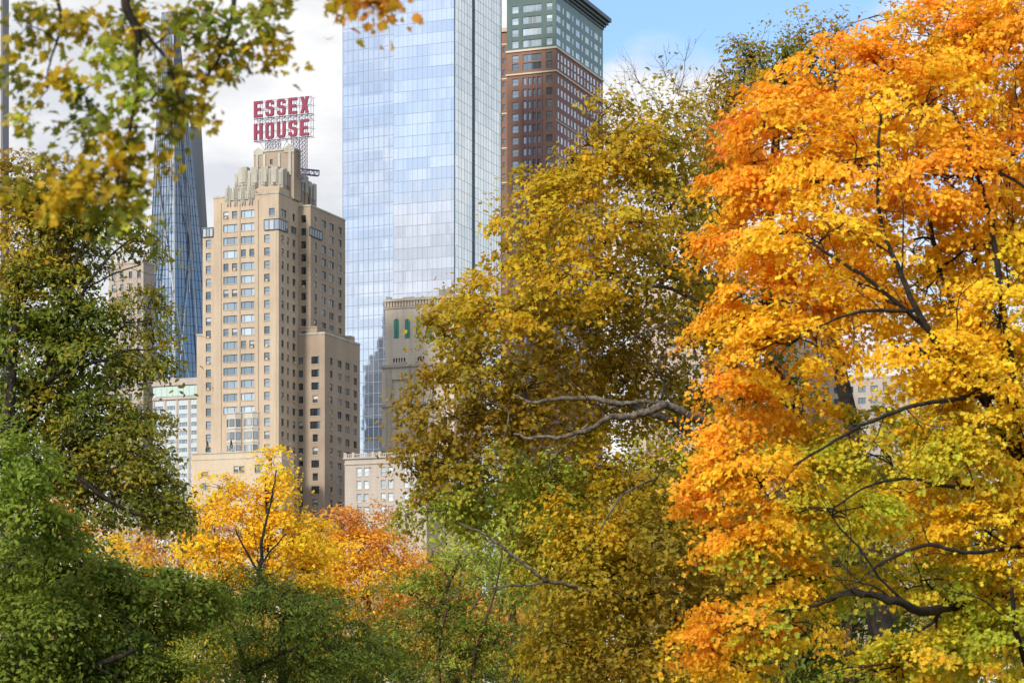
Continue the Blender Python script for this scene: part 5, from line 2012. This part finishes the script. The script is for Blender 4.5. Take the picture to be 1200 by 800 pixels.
llimbs = [
    [(40, 836, 1, 16), (30, 700, 1, 14), (22, 560, 0.5, 12), (30, 480, 0, 9), (70, 390, -1, 5), (85, 330, -1.5, 3.2), (95, 290, -1.5, 2.2), (110, 265, -1.5, 1.4)],
    [(70, 390, -1, 3.2), (100, 340, -2, 2.4), (125, 305, -2, 1.7), (160, 275, -2, 1)],
    [(85, 335, -1.6, 2), (70, 300, -1.8, 1.6), (60, 265, -1.8, 1)],
    [(25, 500, 0, 6), (65, 440, -2, 3), (110, 425, -2.2, 2.6), (150, 412, -2.2, 1.6), (180, 408, -2.2, 1)],
    [(22, 570, 0.5, 8), (50, 563, -2, 5), (65, 553, -2.4, 4.6), (90, 558, -2.4, 3.8), (125, 585, -2.4, 3), (165, 603, -2.4, 2), (200, 600, -2.2, 1.2)],
    [(100, 340, -2, 1.4), (135, 320, -2, 1.2), (165, 310, -2, 0.8)],
    [(95, 300, -1.6, 1.3), (120, 280, -2, 1.1), (140, 285, -2, 0.8)],
]
llimbs = [[(u, v, dy * 0.45, r * 0.8) for (u, v, dy, r) in p_] for p_ in llimbs]
make_tree('locust_tree', 'dark olive tree with feathery leaves on the left, twigs showing through gaps', 72.0, (40, 25, 300), ltree, 0.118, OVAL, 8, spray=0.58, per=60, cov=3.1, limbs=llimbs, flat=0.32, mat=LEAFG,
          trunk_r=0.30, second=('olivegold', 0.14), hubs=5, bare=8, ragged=0.22)

# --- green trees along the bottom left
g1 = [(20, 545, 45, 34, -3, 'fresh'), (15, 600, 45, 34, -3, 'fresh'), (60, 625, 45, 26, -2, 'green'), (20, 665, 60, 40, 0, 'green'), (95, 675, 60, 36, 0, 'green'), (165, 690, 55, 34, 0, 'green'), (50, 730, 70, 40, -1, 'green'), (135, 745, 60, 36, 0, 'deep'),
      (215, 705, 50, 34, 0.5, 'green'), (10, 790, 60, 36, -1, 'green'), (90, 795, 60, 30, 0, 'deep'), (175, 790, 50, 34, 0, 'green')]
make_tree('shade_tree', 'broad mid green shade tree filling the lower left corner', 52.0, (70, 60, 640), g1, 0.092, OVAL, 12, spray=0.46, per=60, cov=3.0, flat=0.3, mat=LEAFG, trunk_r=0.3, second=('fresh', 0.18),
          limbs=[[(60, 836, 1, 9), (85, 800, 0, 6), (120, 775, -1.2, 3.4), (160, 762, -1.6, 2)]])
g2 = [(330, 697, 44, 18, -0.8, 'deep'), (285, 690, 44, 26, 0, 'deep'), (365, 708, 46, 22, -0.6, 'deep'), (335, 722, 55, 26, -1.0, 'deep'), (240, 700, 30, 22, 0.4, 'deep'), (385, 735, 46, 26, 0, 'deep'), (260, 735, 40, 30, 0.5, 'green'), (320, 755, 55, 24, -1.2, 'deep'), (410, 770, 44, 26, -0.4, 'deep'), (365, 785, 60, 22, -1, 'deep'), (280, 790, 50, 24, -1, 'green'), (450, 790, 34, 24, 0, 'deep'), (230, 770, 30, 40, 1, 'springy', 0.6)]
make_tree('domed_tree', 'dark green domed tree with layered drooping sprays at the bottom below the yellow maple', 56.0, (330, 330, 720), g2, 0.080, SLIM, 13, spray=0.50, per=80, cov=2.6, flat=0.22, mat=LEAFG, trunk_r=0.22, second=('green', 0.2), shell=0.6,
          limbs=[[(300, 836, 0.6, 5), (285, 780, -0.6, 3), (272, 735, -1.4, 1.8), (262, 700, -1.6, 1)], [(285, 790, -0.6, 2.4), (325, 770, -1.4, 1.6), (350, 755, -1.6, 1)]])
g3 = [(500, 705, 50, 30, 0.5, 'green'), (440, 765, 50, 30, 0.5, 'green'), (550, 740, 50, 30, 0, 'fresh'), (480, 690, 45, 26, 0, 'green', 0.8), (545, 665, 45, 24, 0, 'green', 0.8), (500, 655, 40, 20, 0, 'springy', 0.6), (590, 700, 40, 26, 0.5, 'green', 0.8), (520, 720, 50, 24, -0.5, 'green'), (470, 740, 40, 24, 0, 'deep'), (580, 755, 46, 28, 0, 'green'), (520, 775, 50, 26, -0.5, 'deep'), (620, 790, 40, 26, 0, 'fresh'), (560, 800, 40, 20, -0.5, 'deep'), (600, 650, 36, 26, 1.5, 'springy', 0.7)]
make_tree('airy_tree', 'airy light green young tree at the bottom centre with thin stems', 64.0, (545, 540, 650), g3, 0.088, SLIM, 14, spray=0.5, per=60, cov=1.8, flat=0.25, mat=LEAFG, trunk_r=0.13, second=('springy', 0.2), bark=B_BROWN,
          limbs=[[(545, 836, 0, 2.4), (560, 760, -0.6, 1.9), (580, 690, -1, 1.2), (590, 640, -1, 0.7)], [(520, 836, 0, 2.2), (514, 760, -0.7, 1.5), (528, 690, -1, 0.9)]])

# --- yellow and orange trees in the middle distance
y1_ = [(322, 545, 22, 24, 0, 'yellow'), (320, 585, 30, 24, 0, 'yellow'), (258, 570, 28, 18, 0, 'yellow', 0.9), (290, 590, 26, 18, 0, 'amber'), (245, 595, 26, 16, 0, 'yellow', 0.8), (275, 620, 45, 26, 0, 'yellow'), (330, 625, 42, 28, 0, 'yellow'), (250, 650, 36, 24, 0, 'yellow'), (300, 655, 50, 26, 0, 'amber'),
       (365, 635, 34, 28, 0.5, 'yellow'), (270, 685, 46, 22, 0, 'gold'), (345, 680, 46, 24, 0, 'gold'), (225, 635, 20, 20, 1, 'amber')]
make_tree('yellow_maple', 'bright yellow maple with a dark forked trunk standing before the hotel podium', 118.0, (304, 312, 560), y1_, 0.135, STAR, 41, spray=0.62, per=26, cov=1.9, trunk_r=0.26, second=('amber', 0.2),
          limbs=[[(303, 836, -3, 4), (304, 700, -3.4, 3.4), (306, 665, -3.6, 2.6), (308, 625, -3.6, 1.7), (318, 585, -3.4, 1.1), (324, 550, -3, 0.7)], [(305, 672, -3.6, 1.8), (288, 645, -3.8, 1.3), (276, 620, -3.8, 0.8)], [(306, 660, -3.6, 1.5), (322, 640, -3.8, 1.0), (335, 625, -3.6, 0.7)]])
o1 = [(395, 612, 34, 22, 0, 'rust'), (435, 612, 34, 22, 0, 'rust'), (420, 640, 40, 26, -1, 'amber'), (460, 645, 32, 26, 0, 'rust'), (390, 655, 36, 28, -1, 'amber'), (440, 675, 46, 28, -1, 'amber'), (480, 680, 30, 26, 0, 'orange'), (400, 700, 46, 26, -1, 'gold'), (455, 715, 40, 22, 0, 'orange')]
make_tree('copper_tree', 'copper orange tree right of the yellow maple below the grey stone block', 145.0, (425, 425, 640), o1, 0.17, OVAL, 42, spray=0.75, per=26, cov=2.6, trunk_r=0.25, second=('rust', 0.3), bark=B_BROWN)
r1 = [(215, 605, 30, 22, 0, 'rosy'), (245, 625, 26, 22, 0, 'rosy'), (195, 640, 30, 22, 0, 'rust'), (165, 650, 30, 18, 0, 'amber'), (225, 655, 30, 20, 0, 'rust'), (150, 630, 26, 20, 0, 'amber')]
make_tree('rosy_tree', 'rosy brown autumn tree between the dark olive tree and the yellow maple', 150.0, (215, 215, 640), r1, 0.17, OVAL, 43, spray=0.75, per=22, cov=1.7, trunk_r=0.25, second=('rosy', 0.25), bark=B_BROWN)
r2 = [(70, 575, 26, 20, 0, 'orange'), (95, 600, 40, 26, 0, 'rust'), (45, 600, 30, 26, 0, 'amber'), (120, 640, 50, 24, 0, 'amber'), (60, 640, 50, 26, 0, 'olivegold'), (180, 690, 50, 24, 0, 'gold'), (120, 690, 50, 26, 0, 'gold')]
make_tree('tawny_tree', 'tawny orange tree showing through the gap under the dark olive tree', 130.0, (85, 85, 620), r2, 0.17, OVAL, 44, spray=0.7, per=22, cov=1.6, trunk_r=0.25, bark=B_BROWN)

# --- trees further back that close the view near the ground
far = [
    ('bushy_tree', 'yellow olive bushy tree low behind the domed green tree', 110.0, 190, [(150, 760, 60, 40, 0, 'springy'), (230, 745, 60, 45, 0, 'gold'), (200, 795, 70, 35, 0, 'olivegold'), (290, 740, 50, 40, 0, 'olivegold'), (100, 780, 60, 40, 0, 'olive')]),
    ('bushy_tree', 'golden olive tree low behind the copper tree and the airy green tree', 125.0, 400, [(350, 745, 60, 40, 0, 'olivegold'), (430, 755, 60, 40, 0, 'bronze'), (500, 740, 60, 40, 0, 'rust'), (470, 790, 60, 30, 0, 'olive'), (380, 790, 60, 30, 0, 'olive')]),
    ('bushy_tree', 'russet orange thicket tree seen between the thin stems of the airy tree', 115.0, 540, [(520, 700, 50, 30, 0, 'rust'), (570, 725, 50, 34, 0, 'rust'), (530, 760, 60, 36, 0, 'bronze'), (600, 780, 50, 30, 0, 'olive'), (490, 670, 30, 24, 0, 'orange')]),
    ('bushy_tree', 'light green tree glowing behind the left side of the plane tree', 92.0, 600, [(560, 600, 50, 36, 0, 'springy'), (620, 610, 50, 40, 0, 'springy'), (590, 660, 60, 36, 0, 'springy'), (650, 660, 50, 40, 0, 'lime'), (640, 560, 50, 36, 0, 'springy'), (700, 720, 60, 50, 0, 'olivegold'), (650, 770, 60, 40, 0, 'olive')]),
    ('bushy_tree', 'olive tree deep in shade behind the plane tree trunk side', 98.0, 830, [(710, 600, 50, 50, 0, 'olivegold'), (715, 680, 55, 50, 0, 'olive'), (730, 790, 60, 40, 0, 'olivegold'), (820, 500, 60, 40, 0, 'olivegold'), (760, 560, 60, 50, 0, 'lime'), (830, 600, 60, 50, 0, 'olive'), (780, 680, 70, 50, 0, 'olive'), (860, 720, 60, 50, 0, 'olive'), (780, 770, 70, 50, 0, 'bronze'), (880, 520, 50, 40, 0, 'olivegold'), (870, 790, 60, 40, 0, 'olive')]),
    ('bushy_tree', 'deep green tree low behind the hanging boughs of the orange maple', 60.0, 1010, [(950, 770, 60, 40, 0, 'green'), (1020, 730, 60, 50, 0, 'deep'), (1080, 780, 60, 40, 0, 'deep'), (1150, 740, 60, 60, 0, 'olive'), (990, 800, 60, 30, 0, 'green'), (960, 660, 60, 50, 0, 'olive'), (1060, 650, 60, 50, 0, 'olive')]),
    ('bushy_tree', 'yellowing tree behind the trunk side of the orange maple', 80.0, 1130, [(1100, 500, 70, 60, 0, 'lime'), (1180, 560, 60, 70, 0, 'lime'), (1060, 580, 70, 50, 0, 'olivegold'), (1140, 650, 70, 60, 0, 'olivegold'), (1190, 430, 50, 70, 0, 'gold'), (1000, 590, 60, 40, 0, 'olivegold')]),
    ('bushy_tree', 'mid green tree low behind the left shade tree', 85.0, 30, [(20, 700, 60, 50, 0, 'olive'), (80, 740, 70, 50, 0, 'olive'), (20, 790, 60, 40, 0, 'deep'), (140, 790, 60, 40, 0, 'springy')]),
]
for i, (nm_, lab, Y, tu, cl) in enumerate(far):
    make_tree(nm_, lab, Y, (tu, tu, min(c[1] for c in cl)), cl, 0.0016 * Y + 0.02, OVAL, 60 + i, spray=0.0075 * Y, per=20, cov=1.9, trunk_r=0.22, bark=B_BROWN, mat=LEAFG, group='trees closing the view')

row = [(-30, 620, 'olive', 'olive'), (60, 660, 'bronze', 'rust'), (160, 640, 'gold', 'olivegold'), (270, 690, 'olivegold', 'bronze'), (370, 690, 'amber', 'rust'), (470, 660, 'rust', 'bronze'), (560, 620, 'springy', 'olivegold'), (650, 560, 'olivegold', 'olive'), (740, 540, 'olive', 'bronze'),
       (830, 560, 'olive', 'olivegold'), (920, 600, 'olive', 'mossy'), (1010, 610, 'olivegold', 'olive'), (1100, 560, 'olive', 'bronze'), (1190, 540, 'olivegold', 'olive'), (1270, 560, 'olive', 'olive')]
says = ['olive tree far back behind the lower left shade tree', 'bronze tree far back under the locust tree gap', 'golden tree far back left of the yellow maple trunk', 'dull gold tree far back under the yellow maple', 'amber tree far back under the copper tree',
        'rust tree far back at the foot of the grey stone block', 'spring green tree far back at the foot of the ornate tower', 'olive gold tree far back behind the lower plane boughs', 'olive tree far back behind the middle of the plane tree', 'olive tree far back beside the plane trunk',
        'olive tree far back between plane and maple', 'olive gold tree far back under the level maple boughs', 'olive tree far back behind the thick low maple bough', 'olive gold tree far back behind the maple at the right edge', 'olive tree far back just past the right edge of the maple']
for i, (u, v, p1, p2) in enumerate(row):
    q = random.Random(i)
    cl = [(u, v + 25, 50, 34, 0, p1), (u - 30, v + 70, 56, 44, 0, p2), (u + 32, v + 75, 56, 44, 0, p1), (u, v + 130, 70, 50, 0, p2), (u - 25, v + 190, 70, 50, 0, p1), (u + 25, v + 200, 70, 50, 0, p2)]
    cl = [c for c in cl if c[1] < 815]
    make_tree('bushy_tree', says[i], 190.0 + q.uniform(-14, 14), (u, u, v + 20), cl, 0.34, SLIM, 200 + i, spray=1.5, per=26, cov=1.6, trunk_r=0.25, bark=B_BROWN, mat=LEAFG, group='trees closing the view', hubs=3)

# --- near branch hanging into the top left corner
near = [
    (30, 30, 34, 30, 0, 'springy', 0.8), (85, 25, 40, 26, 0, 'lime', 0.7), (150, 25, 40, 26, 0.3, 'lime', 0.8), (205, 40, 36, 26, 0.2, 'springy', 0.8), (255, 45, 36, 26, 0, 'springy', 0.7), (290, 15, 34, 18, 0, 'springy', 0.7), (330, 4, 20, 12, 0, 'springy', 0.7), (270, 75, 26, 24, 0, 'springy', 0.8), (310, 40, 22, 26, 0, 'springy', 0.7), (322, 62, 9, 9, 0, 'springy', 0.7), (235, 15, 30, 16, 0, 'springy', 0.8),
    (130, 70, 34, 26, -0.2, 'lime', 0.7), (190, 85, 36, 28, 0, 'lime', 0.9), (240, 85, 30, 22, 0, 'springy', 0.7), (25, 85, 20, 16, 0, 'springy', 0.35), (70, 92, 14, 12, 0, 'springy', 0.35),
    (110, 125, 34, 22, 0, 'springy', 0.5), (165, 125, 30, 26, 0, 'lime', 0.8), (205, 130, 30, 22, 0, 'gold', 0.9), (240, 128, 12, 12, 0, 'springy', 0.6), (95, 160, 30, 24, 0.2, 'springy', 0.6), (140, 165, 34, 22, 0, 'springy', 0.7), (180, 150, 26, 18, 0, 'lime', 0.7), (25, 150, 10, 14, 0, 'springy', 0.3),
    (75, 195, 28, 20, 0.2, 'springy', 0.9), (120, 205, 40, 24, 0, 'springy', 1.0), (155, 215, 26, 20, 0, 'springy', 0.9), (70, 230, 34, 20, 0, 'springy', 0.9), (120, 250, 40, 18, 0, 'springy', 1.0), (150, 260, 22, 14, 0, 'springy', 0.8), (30, 215, 28, 14, 0, 'springy', 0.5), (195, 195, 10, 10, 0, 'springy', 0.5),
    (432, 8, 22, 10, -0.3, 'rust', 0.6), (405, 3, 10, 6, -0.3, 'springy', 0.5), (455, 6, 12, 8, -0.3, 'rust', 0.5),
]
near = [(*c[:5], ('olive', 'olivegold', 'olive', 'gold', 'mossy', 'springy')[k % 6] if c[5] != 'rust' else 'rust', *c[6:]) for k, c in enumerate(near)]
nlimbs = [
    [(-420, 836, 0, 60), (-400, 300, 0, 48), (-330, 40, 0, 36), (-200, -120, 0, 24), (0, -110, 0, 14), (140, -60, 0, 8), (155, 20, 0, 5), (165, 90, 0, 3), (150, 160, 0, 2), (130, 230, 0, 1.5)],
    [(0, -110, 0, 9), (150, -90, 0, 6), (260, -30, 0, 4), (270, 30, 0, 2.4), (245, 90, 0, 1.6)],
    [(150, -90, 0, 5), (300, -70, -0.2, 4), (400, -25, -0.3, 2.4), (445, 6, -0.3, 1.4)],
    [(-60, -110, 0, 6), (40, -40, 0, 3.4), (72, 20, 0, 2), (58, 75, 0, 1.2), (54, 105, 0, 0.9)],
    [(155, 20, 0, 3), (195, 70, 0, 2.2), (210, 120, 0, 1.4)],
]
make_tree('overhanging_tree', 'near tree whose leafy branch hangs into the upper left corner, leaves half turned', 13.0, (-420, -400, 300), near, 0.044, MAPLE, 77, limb_max=0.006, shoot=(4, 8), shoot_len=0.10, spray=0.12, per=13, cov=1.65, limbs=nlimbs, flat=0.7,
          trunk_r=0.27, twig_r=0.0022, hubs=3, second=('gold', 0.16), shell=0.15, ragged=0.2)
